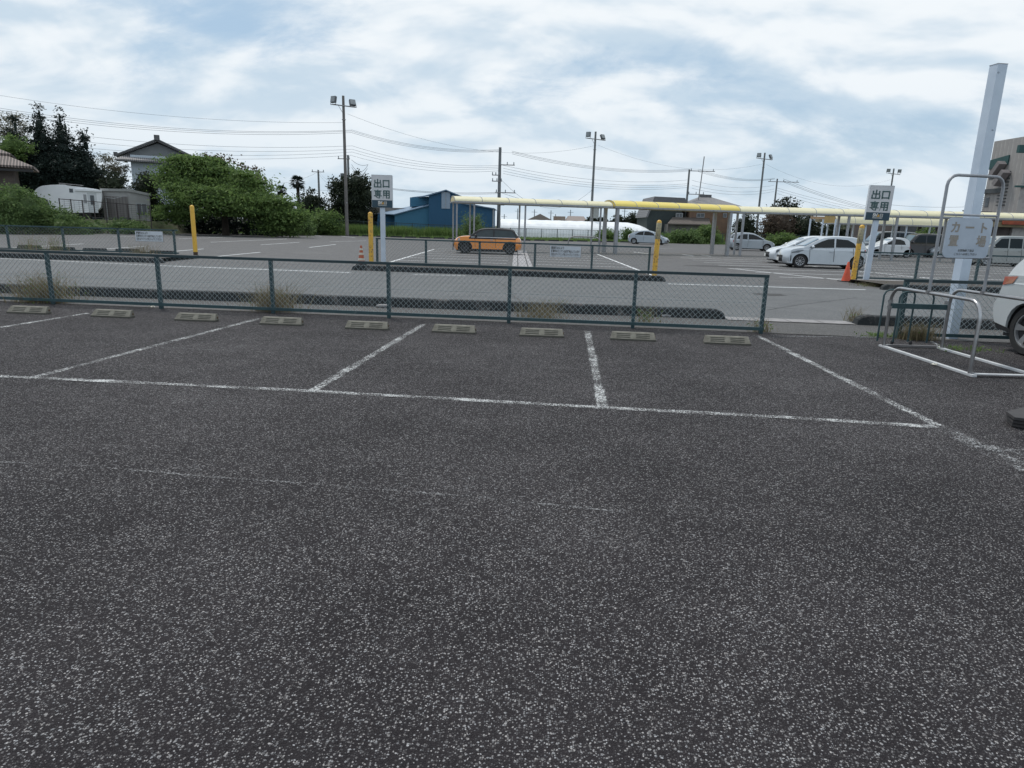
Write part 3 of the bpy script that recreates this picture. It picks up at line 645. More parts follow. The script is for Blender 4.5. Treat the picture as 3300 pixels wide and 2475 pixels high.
# ------------------------------------------------------------------ bollards, cones
def bollard(label, x, y, h, mat, sleeve, lean=0.0, chain=False):
    p = G(x, y, .0); t = thing('bollard', label, 'bollard', (p.x, p.y, 0), 0, 'yellow bollards')
    r = .085; mb = MB(); mb.lathe([(r, 0.02), (r, h - r)] + [(r * math.cos(a), h - r + r * math.sin(a)) for a in [R(15 * k) for k in range(1, 6)]] + [(0.001, h)], 20)
    mb.build('tube', mat, t, 50)
    b = MB(); b.lathe([(r * 1.02, 0), (r * 1.02, .14), (r * .99, .16)], 20); b.build('base', RUSTB if not sleeve else mat, t, 50)
    if sleeve:
        z0, z1 = sleeve; s = MB(); s.lathe([(r * 1.0, z0), (r * 1.03, z0 + .003), (r * 1.03, z1), (r, z1 + .003)], 20); s.build('sleeve', SLEEVE, t, 50)
    c = MB(); c.tube([(r * .95, 0, h * .42), (r * 1.35, 0, h * .42)], .014, 8); c.build('eyelet', STEELD, t)
    t.rotation_euler = (0, lean, 0); return t
bollard('clean tall yellow bollard at the left end of the exit', 631, 824, 2.02, YEL, None, -.0)
bollard('yellow bollard beside the striped cone with a scuffed top', 1197, 856, 1.90, YELW, None, 0)
bollard('worn yellow bollard with a red-brown scar at the middle fence end', 2108, 890, 1.88, YELW, (1.25, 1.78), .02)
bollard('yellow bollard with peeling sleeve beside the plain orange cone', 2748, 905, 1.92, YELW, (1.28, 1.8), .03)
def cone(label, x, y, h, striped):
    p = G(x, y, .0); t = thing('traffic_cone', label, 'traffic cone', (p.x, p.y, 0), .2, 'traffic cones')
    MB().box(-.19, .19, -.19, .19, .002, .035).build('base', BLACKP, t)
    rr = lambda z: .135 - (.135 - .03) * (z - .03) / (h - .03)
    if striped:
        zs = [.03, .16, .24, .36, .44, .53, .60, h]
        for k in range(7):
            a, b = zs[k], min(zs[k + 1], h)
            m_ = MB(); m_.lathe([(rr(a) + (.004 if k % 2 else 0), a), (rr(b) + (.004 if k % 2 else 0), b)] + ([(.001, b)] if k == 6 else []), 20); m_.build('reflective_band' if k % 2 else 'body', WHITEC if k % 2 else ORANGES, t, 50)
    else:
        m_ = MB(); m_.lathe([(.155, .03), (.15, .05), (rr(.3) * 1.05, .3), (.032, h), (.02, h + .012), (.001, h + .012)], 20); m_.build('body', ORANGEC, t, 50)
    return t
cone('orange and white striped traffic cone left of the yellow bollard', 1165, 853, .70, True)
cone('plain orange traffic cone on a black base at the right exit', 2726, 908, .66, False)

# ------------------------------------------------------------------ exit signs
STROKES = {   # x0, y0, x1, y1 of each brush stroke in a unit square
 'out': [(.5, .98, .5, .06), (.14, .86, .14, .56), (.86, .86, .86, .56), (.14, .56, .86, .56), (.07, .42, .07, .07), (.93, .42, .93, .07), (.07, .07, .93, .07)],
 'mouth': [(.12, .88, .12, .06), (.88, .88, .88, .06), (.12, .86, .88, .86), (.12, .14, .88, .14)],
 'only': [(.06, .90, .94, .90), (.5, 1.0, .5, .40), (.20, .78, .80, .78), (.20, .78, .20, .46), (.80, .78, .80, .46), (.20, .62, .80, .62), (.20, .46, .80, .46), (.03, .30, .97, .30), (.72, .42, .72, .04), (.5, .04, .72, .04), (.22, .24, .38, .10)],
 'use': [(.16, .92, .16, .35), (.16, .35, .05, .04), (.16, .92, .90, .92), (.90, .92, .90, .08), (.72, .06, .90, .06), (.16, .65, .90, .65), (.16, .40, .90, .40), (.53, .92, .53, .04)]}
def kanji(k, w, h, sw=.145):
    mb = MB()
    for q, (x0, y0, x1, y1) in enumerate(STROKES[k]):
        a = Vector(((x0 - .5) * w, -.001 * (q % 3), (y0 - .5) * h)); b = Vector(((x1 - .5) * w, -.001 * (q % 3), (y1 - .5) * h)); dd = (b - a).normalized() * sw * w * .42
        th_ = sw * w * (.8 if k == 'only' else 1); mb.beam(a - dd, b + dd, .006 if abs(dd.x) > abs(dd.z) else th_, th_ if abs(dd.x) > abs(dd.z) else .006)
    return mb
def exit_sign(label, x, y, lean, rz, side):
    p = G(x, y, .0); t = thing('exit_sign', label, 'sign', (p.x, p.y, .1), rz, 'exit only signs')
    MB().beam((0, 0, -.1), (0, 0, 2.0), .17, .17).build('post', POSTW, t)
    w, z0, z1, d = .74, 1.98, 3.12, .11
    MB().box(-w / 2 - .0, w / 2, -d, d, z0 + .26, z1).build('cabinet', SIGNG, t)
    MB().box(-w / 2 - .003, w / 2 + .003, -d - .004, d + .004, z0, z0 + .258).build('blue_band', SIGNB, t)
    f = MB()
    for a in (-w / 2 - .008, w / 2 + .002): f.box(a, a + .006, -d - .008, d + .008, z0 - .004, z1 + .004)
    f.box(-w / 2, w / 2, -d - .006, d + .006, z1 + .001, z1 + .012); f.build('frame', WHITEP, t)
    for cx, cz, ch in ((-.152, 2.83, 'out'), (.152, 2.83, 'mouth'), (-.152, 2.45, 'only'), (.152, 2.45, 'use')):
        kanji(ch, .27, .29).build('lettering', LETTER, t).location = (cx, -d - .0045, cz)
    # shop mark: white letters, orange wedge, boxed sign
    for cx, ch, s in ((-.115, 'S', .15), (-.045, 'V', .15)):
        text_mesh(ch, s, LETTW, 'logo', t, (cx, -d - .008, z0 + .165), ext=.002, off=.007)
    m_ = MB(); m_.prism([(-.03, z0 + .115), (.065, z0 + .115), (.04, z0 + .215)], -d - .012, -d - .0045); m_.build('logo', LETTY, t)
    m_ = MB()
    for a in (.075, .15): m_.box(a, a + .013, -d - .011, -d - .0045, z0 + .112, z0 + .217)
    for k in range(4): m_.box(.089, .149, -d - .011, -d - .0045, z0 + .114 + k * .031, z0 + .124 + k * .031)
    m_.box(-.16, .165, -d - .011, -d - .0045, z0 + .082, z0 + .093); m_.box(-.15, .155, -d - .011, -d - .0045, z0 + .060, z0 + .068); m_.build('logo', LETTW, t)
    t.scale = (1, 1, 1); t.rotation_euler = (0, lean, rz); return t
s1_ = exit_sign('exit-only sign on a white post left, behind the middle fence', 1236, 852, 0, .10, 1)
s2_ = exit_sign('exit-only sign on a white post right, beside the orange cone', 2790, 905, .02, -.28, -1)

# ------------------------------------------------------------------ vehicles
def smooth01(t): t = max(0, min(1, t)); return t * t * (3 - 2 * t)
def chaikin(p, k=2, closed=False):
    for _ in range(k):
        q = [p[0]]
        for a, b in zip(p, p[1:]): q += [(a[0] * .75 + b[0] * .25, a[1] * .75 + b[1] * .25), (a[0] * .25 + b[0] * .75, a[1] * .25 + b[1] * .75)]
        q.append(p[-1]); p = q
    return p
def interp(p, x):
    for a, b in zip(p, p[1:]):
        if a[0] <= x <= b[0] and b[0] > a[0]: return a[1] + (b[1] - a[1]) * (x - a[0]) / (b[0] - a[0])
    return p[0][1] if x < p[0][0] else p[-1][1]
def make_car(name, label, loc, rz, paint, S, group=None, cat='car'):
    """x forward. S: L W wb fo(front overhang) r top(rear bumper -> hood -> nose polyline) roof(greenhouse polyline, rear to front) wins wind rearwin ..."""
    t = thing(name, label, cat, loc, rz, group)
    L_, Wd, wb, fo, r = S['L'], S['W'] / 2, S['wb'], S['fo'], S['r']; xf = L_ / 2; xr = -L_ / 2; wx = (xf - fo, xf - fo - wb); sill = S.get('sill', .2)
    plan = S.get('plan', .26); lean = S.get('lean', .20); zb, zt = S['belt'], S['H']
    def M(x, z, k, off=0.0):
        """profile point at lateral station k (0..1); k<0 for the other side"""
        s = -1 if k < 0 else 1; k = abs(k)
        e = smooth01((abs(x) - L_ * .40) / (L_ * .10)); ins = plan * e * k ** 3.2
        lz = lean * max(0, (z - zb)) / max(.1, zt - zb)
        mid = .035 * math.cos(PI * max(0, min(1, (z - sill) / (zb - sill + .01))) - PI / 2)     # barrel of the flank
        w = Wd * (1 - lz) - .045 + mid * (1 if k > .9 else k)
        zz = z - .045 * k ** 5 * smooth01((z - .5 * zb) / (.45 * zb))
        return Vector((x - math.copysign(ins, x), -s * (k * w + off), zz))
    def loft(poly, ks, cap=True):
        mb = MB(); n = len(poly); K = [-k for k in ks[::-1]] + ks[1:] if ks[0] == 0 else [-k for k in ks[::-1]] + ks
        for k in K:
            for x, z in poly: mb.v.append(tuple(M(x, z, k)))
        for i in range(len(K) - 1):
            for j in range(n): a, b = i * n + j, i * n + (j + 1) % n; mb.f.append((a, b, b + n, a + n))
        if cap: mb.f.append(tuple(range(n))); mb.f.append(tuple((len(K) - 1) * n + j for j in range(n))[::-1])
        return mb
    top = chaikin(S['top'], 2)
    ra = r * S.get('arch', 1.14)
    def arc(cx, n=12):
        a0 = math.asin((r - sill) / ra) if r > sill else 0
        return [(cx + ra * math.cos(a), r + ra * math.sin(a)) for a in [(-a0 + (PI + 2 * a0) * i / n) for i in range(n + 1)]]
    poly = top + [(xf - .12, sill)] + arc(wx[0]) + arc(wx[1]) + [(xr + .12, sill + .06)]
    ks = [0, .35, .65, .85, .95, 1.0]
    loft(poly, ks).build('body', paint, t, 38)
    ub = MB(); ub.box(xr + .25, xf - .25, -Wd * .78, Wd * .78, sill - .07, .52); ub.build('underbody', BLACKP, t)
    # wheel arch liners
    for cx in wx:
        pass
    roof = chaikin(S['roof'], 2); gh = roof + [(roof[-1][0], zb - .08), (roof[0][0], zb - .08)]
    gh = [(roof[0][0], zb - .09)] + roof + [(roof[-1][0], zb - .09)]
    loft(gh, [0, .4, .75, .92, 1.0]).build('roof', S.get('roofpaint', paint), t, 40)
    def side(polyg, name_, mat, off=.006, both=True, parent=t, z2=None):
        mb = MB()
        for s in ((1, -1) if both else (1,)):
            o = len(mb.v); pts = [M(x, z, s, off) for x, z in polyg]; mb.v += [tuple(p) for p in pts]; mb.f.append(tuple(range(o, o + len(pts))))
        # give thickness by triangulating as a fan around the centre, following the flank
        return mb.build(name_, mat, parent)
    def glass(polyg, name_='window', mat=GLASS):
        # subdivided outline so it follows the curved side
        P = []
        for a, b in zip(polyg, polyg[1:] + polyg[:1]):
            for i in range(4): P.append((a[0] + (b[0] - a[0]) * i / 4, a[1] + (b[1] - a[1]) * i / 4))
        for s in (1, -1):
            mb = MB(); mb.v = [tuple(M(x, z, s, .007) - Vector((0, 0, 0))) for x, z in P]; cx = sum(p[0] for p in P) / len(P); cz = sum(p[1] for p in P) / len(P)
            mb.v.append(tuple(M(cx, cz, s, .007))); n = len(P); mb.f = [(i, (i + 1) % n, n) for i in range(n)]; mb.build(name_, mat, t)
    for w in S['wins']: glass(w, 'window', S.get('glass', GLASS))
    if S.get('chrome'):
        patch_ = S['chrome']
        for s in (1, -1):
            mb = MB(); k = 12
            for i in range(k + 1):
                x = patch_[0] + (patch_[1] - patch_[0]) * i / k; mb.v += [tuple(M(x, patch_[2], s, .012)), tuple(M(x, patch_[2] + .028, s, .012))]
            mb.f = [(2 * i, 2 * i + 1, 2 * i + 3, 2 * i + 2) for i in range(k)]; mb.build('chrome_strip', RIM, t)
    def screen(p0, p1, name_, mat, k=.9):
        mb = MB(); d = Vector((p1[0] - p0[0], 0, p1[1] - p0[1])).normalized(); nn = Vector((d.z, 0, -d.x)); nn = nn if nn.z > 0 else -nn
        K = [-k, -k * .7, -k * .3, 0, k * .3, k * .7, k]; q = [0, .5, 1]
        for a in q:
            for kk in K:
                zmid = p0[1] + (p1[1] - p0[1]) * a; b = M(p0[0] + (p1[0] - p0[0]) * a, zmid, kk * (1 - .04 * a)); b += nn * (.012 + .03 * math.sin(PI * a) * 0); mb.v.append(tuple(b))
        for i in range(2):
            for j in range(6): a = i * 7 + j; mb.f.append((a, a + 1, a + 8, a + 7))
        return mb.build(name_, mat, t)
    ws = S['wind']; screen(ws[0], ws[1], 'windscreen', S.get('wsmat', GLASSL))
    rw = S.get('rear')
    if rw: screen(rw[0], rw[1], 'rear_window', GLASS)
    def patch(polyg, name_, mat, off=.010):
        for s in (1, -1):
            mb = MB(); P = [M(x, z, s, off) for x, z in polyg]; mb.v = [tuple(p) for p in P]; c = sum(P, Vector()) / len(P); mb.v.append(tuple(c)); n = len(P); mb.f = [(i, (i + 1) % n, n) for i in range(n)]; mb.build(name_, mat, t)
    if S.get('head'): patch(S['head'], 'headlight', S.get('headmat', HEADL))
    if S.get('tail'): patch(S['tail'], 'tail_light', S.get('tailmat', TAILR))
    for pg in S.get('trim', []): patch(pg, 'trim', BLACKP, .009)
    if S.get('flare'):
        for cx in wx:
            for s in (1, -1):
                mb = MB(); n = 14; o = len(mb.v)
                for i in range(n + 1):
                    a = -.15 + (PI + .3) * i / n
                    for rr_ in (ra - .01, ra + .065):
                        x, z = cx + rr_ * math.cos(a), r + rr_ * math.sin(a); mb.v.append(tuple(M(x, max(z, .17), s, .018)))
                mb.f = [(i * 2, i * 2 + 1, i * 2 + 3, i * 2 + 2) for i in range(n)]; mb.build('wheel_arch', BLACKP, t)
        patch([(wx[1] + ra, .17), (wx[0] - ra, .17), (wx[0] - ra, .27), (wx[1] + ra, .27)], 'sill_trim', BLACKP, .014)
    for x0, z0, z1 in S.get('seams', []):
        for s in (1, -1):
            mb = MB(); k = 6
            for i in range(k + 1):
                z = z0 + (z1 - z0) * i / k; xx = x0 + .03 * (z - z0)
                mb.v += [tuple(M(xx, z, s, .008)), tuple(M(xx + .016, z, s, .008))]
            mb.f = [(2 * i, 2 * i + 1, 2 * i + 3, 2 * i + 2) for i in range(k)]; mb.build('door_seam', BLACKP, t)
    for x0, z0 in S.get('handles', []):
        for s in (1, -1):
            p = M(x0, z0, s, .02); MB().box(p.x - .09, p.x + .09, p.y - .015, p.y + .015, p.z - .015, p.z + .015).build('handle', S.get('handlemat', paint), t)
    mx_, mz_ = S['mirror']
    for s in (1, -1):
        p = M(mx_, mz_, s, .09); mb = MB(); bm = bmesh.new(); bmesh.ops.create_icosphere(bm, subdivisions=2, radius=1)
        mb.add([(p.x + v.co.x * .07, p.y + v.co.y * .10, p.z + .05 + v.co.z * .075) for v in bm.verts], [tuple(v.index for v in f.verts) for f in bm.faces]); bm.free()
        q = M(mx_, mz_, s, 0); mb.beam((q.x, q.y, q.z), (p.x, p.y, p.z + .02), .05, .03); mb.build('mirror', S.get('mirrormat', paint), t, 60)
    # front
    fz = S.get('grille')
    if fz:
        z0, z1, kw = fz; mb = MB(); K = [-kw, -kw * .6, 0, kw * .6, kw]; Zs = [z0, (z0 + z1) / 2, z1]
        tp = [p for p in top if p[0] > L_ * .3]
        def xfz(z):
            best = max(p[0] for p in tp); c = [p for p in tp]; c.sort(key=lambda p: abs(p[1] - z)); return c[0][0] if abs(c[0][1] - z) < .15 else best
        for z in Zs:
            for k in K: mb.v.append(tuple(M(min(xf, xfz(z) + .0), z, k) + Vector((.014, 0, 0))))
        for i in range(2):
            for j in range(4): a = i * 5 + j; mb.f.append((a, a + 1, a + 6, a + 5))
        mb.build('grille', BLACKP, t)
        zc = S.get('platez', z0 + .12); MB().box(xf + .015, xf + .03, -.165, .165, zc - .08, zc + .08).build('number_plate', PLATE, t)
    if rw:
        MB().box(xr - .02, xr + .0, -.165, .165, S.get('rplatez', .62) - .08, S.get('rplatez', .62) + .08).build('number_plate', PLATE, t)
    # wheels
    tw = .20; y0 = Wd - .045
    proto = None
    for cx in wx:
        for s in (-1, 1):
            if proto is None:
                wh = bpy.data.objects.new('wheel', None); COL.objects.link(wh); wh.parent = t
                rr = r * S.get('rimr', .66)
                MB().lathe([(rr * .96, -tw / 2 + .015), (rr, -tw / 2), (r * .93, -tw / 2), (r, -tw / 2 + .03), (r, tw / 2 - .03), (r * .93, tw / 2), (rr, tw / 2)], 28, (0, 0, 0), 'y').build('tyre', TYRE, wh, 40)
                rm = MB(); rm.lathe([(rr * .99, -tw / 2 + .01), (rr * .90, -tw / 2 + .012), (rr * .88, -tw / 2 + .05)], 24, (0, 0, 0), 'y')
                ns = S.get('spokes', 9)
                for k in range(ns):
                    a = 2 * PI * k / ns; tw_ = .18
                    c = lambda rad, an, d: (rad * math.cos(an), -tw / 2 + d, rad * math.sin(an)); wdt = S.get('spw', .30) * 2 * PI / ns
                    rm.add([c(rr * .16, a - wdt, .03), c(rr * .92, a + tw_ - wdt * .55, .014), c(rr * .92, a + tw_ + wdt * .55, .014), c(rr * .16, a + wdt, .03)], [(0, 1, 2, 3)])
                rm.lathe([(rr * .22, -tw / 2 + .026), (.001, -tw / 2 + .018)], 16, (0, 0, 0), 'y'); rm.build('rim', S.get('rimmat', RIM), wh, 40)
                d = MB(); d.lathe([(rr * .92, -tw / 2 + .055), (.001, -tw / 2 + .055)], 20, (0, 0, 0), 'y'); d.build('brake_disc', BLACKP, wh)
                proto = wh; w = wh
            else: w = copy_tree(proto, t)
            w.location = (cx, s * (y0 - tw / 2), r); w.rotation_euler = (0, 0, 0 if s < 0 else PI)
            w.rotation_euler.rotate_axis('Y', random.uniform(0, 1.2))
    # dark wheel wells
    for cx in wx:
        for s in (1, -1):
            mb = MB(); n = 12
            for i in range(n + 1):
                a = -.1 + (PI + .2) * i / n
                for yy in (Wd - .06, Wd - .34): mb.v.append((cx + (ra - .004) * math.cos(a), -s * yy, r + (ra - .004) * math.sin(a)))
            mb.f = [(2 * i, 2 * i + 1, 2 * i + 3, 2 * i + 2) for i in range(n)]
            mb.v += [(cx, -s * (Wd - .33), r)]; c = len(mb.v) - 1; mb.f += [(2 * i + 1, c, 2 * i + 3) for i in range(n)]; mb.build('wheel_well', BLACKP, t)
    return t

def spec_hatch(L=3.95, W=1.70, H=1.50, wb=2.55, fo=.78, r=.31):
    xf, xr = L / 2, -L / 2; b = .60 * H + .06
    return dict(L=L, W=W, H=H, wb=wb, fo=fo, r=r, belt=b, sill=.20,
        top=[(xr + .06, .26), (xr, .45), (xr + .02, .70), (xr + .06, b - .02), (xr + .25, b + .02), (xr + 1.0, b + .02), (xf - 1.45, b), (xf - 1.0, b - .02), (xf - .45, b - .14), (xf - .12, b - .30), (xf - .0, .52), (xf - .02, .34), (xf - .10, .22)],
        roof=[(xr + .10, b - .04), (xr + .20, b + .12), (xr + .42, H - .10), (xr + .75, H - .02), (xr + 1.45, H), (xf - 2.05, H - .03), (xf - 1.65, H - .16), (xf - .92, b - .02)],
        wins=[[(xr + .62, b + .04), (xr + .72, b + .30), (xr + 1.0, H - .12), (xr + 1.50, H - .09), (xr + 1.50, b + .03)], [(xr + 1.58, b + .03), (xr + 1.58, H - .09), (xf - 2.08, H - .11), (xf - 1.72, H - .22), (xf - 1.15, b + .05), (xf - 1.3, b + .03)]],
        wind=((xf - 1.02, b + .02), (xf - 1.72, H - .14)), rear=((xr + .16, b + .08), (xr + .40, H - .14)),
        mirror=(xf - 1.22, b + .04), seams=[(xf - 1.18, .32, b - .02), (xr + 1.54, .32, b), (xr + .92, .62, b)], handles=[(xr + 1.72, b - .13), (xr + .85, b - .1)],
        head=[(xf - .70, b - .16), (xf - .30, b - .24), (xf - .12, b - .36), (xf - .35, b - .38)], tail=[(xr + .02, b - .02), (xr + .30, b - .08), (xr + .16, b - .26), (xr + .02, b - .30)], grille=(.30, .58, .62), spokes=9)

# orange three-door hatch, side on, nose to the left
xf = 3.84 / 2
mini = spec_hatch(3.84, 1.72, 1.41, 2.49, .72, .315)
mini.update(glass=glassmat('light tinted glass', (.035, .05, .055)), chrome=(-1.66, .86, .925), belt=.93, plan=.30, lean=.16, arch=1.12, flare=True,
    top=[(-1.86, .26), (-1.92, .45), (-1.90, .62), (-1.84, .86), (-1.70, .93), (-.8, .94), (.3, .94), (.85, .96), (1.30, .95), (1.58, .90), (1.78, .78), (1.88, .60), (1.90, .36), (1.80, .20)],
    roof=[(-1.74, .88), (-1.66, 1.05), (-1.48, 1.28), (-1.35, 1.36), (-.9, 1.40), (-.2, 1.41), (.30, 1.37), (.55, 1.27), (.98, .90)],
    wins=[[(-1.60, .97), (-1.50, 1.13), (-1.36, 1.29), (-.42, 1.33), (-.42, .96)], [(-.34, .96), (-.34, 1.33), (.16, 1.31), (.38, 1.24), (.78, .97)]],
    wind=((.95, .94), (.52, 1.28)), rear=((-1.68, 1.0), (-1.5, 1.26)), mirror=(.60, .97), mirrormat=BLACKP, seams=[(.62, .36, .92), (-.50, .36, .92)], handles=[(-.28, .80)], handlemat=RIM,
    roofpaint=BLACKP, head=[(1.44, .88), (1.62, .84), (1.76, .72), (1.68, .63), (1.50, .70)], tail=[(-1.86, .86), (-1.66, .88), (-1.64, .62), (-1.87, .62)], grille=(.32, .60, .5), rimr=.68, rimmat=RIMD, spokes=6, spw=.22, trim=[[(1.84, .30), (1.5, .22), (1.62, .2), (1.84, .2)]])
g = G(1482, 806); h = G(1668, 815)
pm_ = (G(1570, 812) + Vector((0, 1.0, 0)))
o = make_car('orange_car', 'orange three-door hatchback with black roof parked under the end of the canopy', (AY(1571, 810, 38).x, 38.1, LZ), PI - .03, P_ORANGE, mini)
# chrome belt line and white roof edge on it
# silver hybrid liftback
pri = spec_hatch(4.46, 1.745, 1.49, 2.70, .92, .32)
pri.update(belt=.95, roof=[(-2.0, 1.0), (-1.75, 1.16), (-1.1, 1.38), (-.35, 1.48), (.15, 1.46), (.62, 1.32), (1.55, .90)],
    top=[(-2.15, .26), (-2.22, .5), (-2.2, .75), (-2.14, 1.0), (-1.95, 1.02), (-.8, .99), (.5, .93), (1.2, .92), (1.75, .82), (2.08, .66), (2.2, .48), (2.18, .3), (2.1, .2)],
    wins=[[(-1.35, 1.03), (-.95, 1.30), (-.40, 1.40), (-.40, 1.0)], [(-.33, 1.0), (-.33, 1.40), (.12, 1.39), (.5, 1.28), (1.02, .98)]],
    wind=((1.45, .95), (.66, 1.31)), rear=((-1.9, 1.07), (-1.15, 1.36)), mirror=(.85, .98), seams=[(.95, .3, .92), (-.37, .3, .97), (-1.25, .6, 1.0)], handles=[(-.2, .82), (-1.1, .86)], head=[(1.5, .80), (1.95, .70), (2.08, .58), (1.72, .62)], tail=[(-2.17, .98), (-1.95, .96), (-1.98, .7), (-2.19, .7)])
def place(px, base, size_px, real, yaw): pass
make_car('silver_car', 'pale blue-grey liftback with rounded roof parked far back before the brown house', (AY(2089, 783, 74).x, 74, LZ), -.42, P_SILVER, pri)
fit = spec_hatch(3.99, 1.70, 1.54, 2.53, .80, .31)
make_car('silver_car', 'pale blue-grey five-door hatchback parked side-on near the round dark tree', (AY(2418, 800, 60).x, 60, LZ), -.10, P_SILVER, fit)
# nearer silver hatchback, nose to the left
yar = spec_hatch(3.94, 1.70, 1.50, 2.55, .79, .315)
yar.update(top=[(-1.90, .26), (-1.96, .48), (-1.94, .72), (-1.88, .98), (-1.66, 1.04), (-.9, 1.02), (.2, .98), (.80, 1.0), (1.15, .97), (1.52, .90), (1.78, .80), (1.90, .66), (1.96, .48), (1.95, .30), (1.85, .20)],
    roof=[(-1.86, .98), (-1.72, 1.12), (-1.46, 1.40), (-1.2, 1.47), (-.6, 1.50), (-.02, 1.47), (.35, 1.38), (1.14, .95)],
    wins=[[(-1.28, 1.03), (-1.16, 1.22), (-.88, 1.37), (-.36, 1.41), (-.34, 1.02)], [(-.27, 1.01), (-.28, 1.41), (.0, 1.385), (.30, 1.27), (.84, 1.0), (.6, .975)]],
    wind=((1.03, 1.02), (.38, 1.365)), rear=((-1.78, 1.08), (-1.52, 1.36)), mirror=(.70, .97), seams=[(.78, .32, .92), (-.31, .32, .96), (-1.15, .66, 1.0)], handles=[(-.17, .80), (-1.08, .84)],
    head=[(1.05, .87), (1.35, .84), (1.66, .75), (1.60, .69), (1.30, .725)], headmat=HEADD, grille=(.26, .56, .55), trim=[[(1.70, .58), (1.62, .56), (1.60, .36), (1.68, .26), (1.72, .28)]], tail=[(-1.90, .98), (-1.62, .93), (-1.70, .80), (-1.92, .80)], spokes=10, spw=.24)
make_car('silver_car', 'bright silver hatchback with smoked headlamps, nearest in the far lot', (AY(2648, 858, 32.2).x, 32.4, LZ), PI - .10, P_WSIL, yar)
wh2 = spec_hatch(4.2, 1.72, 1.48, 2.6, .8, .31); wh2['headmat'] = HEADD
make_car('white_car', 'white car mostly hidden behind the bright silver hatchback, only its bonnet and screen showing', (AY(2650, 842, 36.0).x - .72, 36.4, LZ), PI - .13, P_WHITE, wh2)
def spec_box(L=3.4, W=1.48, H=1.75, wb=2.45, fo=.5, r=.28, hood=.55, beltz=1.0):
    xf, xr = L / 2, -L / 2; b = beltz
    return dict(L=L, W=W, H=H, wb=wb, fo=fo, r=r, belt=b, sill=.2, plan=.14, lean=.12,
        top=[(xr + .04, .24), (xr, .5), (xr + .02, b), (xr + .1, b + .02), (0, b + .02), (xf - hood - .2, b), (xf - hood * .5, b - .08), (xf - .05, b - .22), (xf, .55), (xf - .02, .32), (xf - .1, .2)],
        roof=[(xr + .05, b - .03), (xr + .08, b + .2), (xr + .14, H - .12), (xr + .3, H - .02), (0, H), (xf - hood - .75, H - .03), (xf - hood - .5, H - .14), (xf - hood + .1, b - .03)],
        wins=[[(xr + .22, b + .05), (xr + .26, H - .14), (xr + .95, H - .12), (xr + .95, b + .05)], [(xr + 1.03, b + .05), (xr + 1.03, H - .12), (xr + 1.75, H - .12), (xr + 1.75, b + .05)], [(xr + 1.83, b + .05), (xr + 1.83, H - .12), (xf - hood - .72, H - .14), (xf - hood - .2, b + .05)]],
        wind=((xf - hood + .06, b + .02), (xf - hood - .48, H - .14)), rear=((xr + .09, b + .1), (xr + .14, H - .2)), mirror=(xf - hood - .25, b + .08),
        seams=[(xr + 1.0, .3, b), (xr + 1.8, .3, b)], handles=[(xr + 1.12, b - .12), (xr + 1.9, b - .12)], head=[(xf - .42, b - .14), (xf - .14, b - .22), (xf - .1, b - .42), (xf - .34, b - .4)], tail=[(xr + .02, b), (xr + .14, b), (xr + .14, .62), (xr + .02, .62)], grille=(.35, .6, .5), spokes=8)
make_car('white_car', 'small white five-door car between the right exit sign post and the black van', (AY(2853, 813, 52).x, 52, LZ), PI + .06, P_WHITE, (lambda q: (q.update(H=1.50, belt=.95), q)[1])(spec_hatch(3.4, 1.48, 1.50, 2.4, .6, .29)))
make_car('black_van', 'black van parked beyond the small white car', (AY(2975, 808, 54).x, 54.5, LZ), PI, P_BLACK, spec_box(3.6, 1.6, 1.85, 2.5, .6, .3, .5, 1.05), None, 'van')
make_car('dark_van', 'dark van with pale roof edge mostly hidden behind the small white car', (AY(2880, 800, 60).x, 61, LZ), PI, carpaint('dark slate car paint', (.03, .045, .055)), spec_box(4.6, 1.7, 1.98, 2.8, .7, .32, .6, 1.1), None, 'van')
make_car('white_car', 'white hatchback half hidden behind the cart place sign', (AY(3050, 806, 55).x, 55, LZ), PI + .1, P_WHITE, spec_hatch(3.9, 1.68, 1.5))
make_car('grey_van', 'boxy warm-grey small van with round wheels parked at the right under the canopy', (AY(3262, 838, 40).x, 41, LZ), PI - .02, P_GREY, spec_box(3.4, 1.48, 1.78, 2.5, .45, .29, .42, 1.05), None, 'van')
make_car('silver_car', 'silver car seen through the cart frame right of the cart place sign', (AY(3175, 812, 50).x, 54, LZ), PI, P_SILVER, spec_hatch(3.9, 1.68, 1.5))
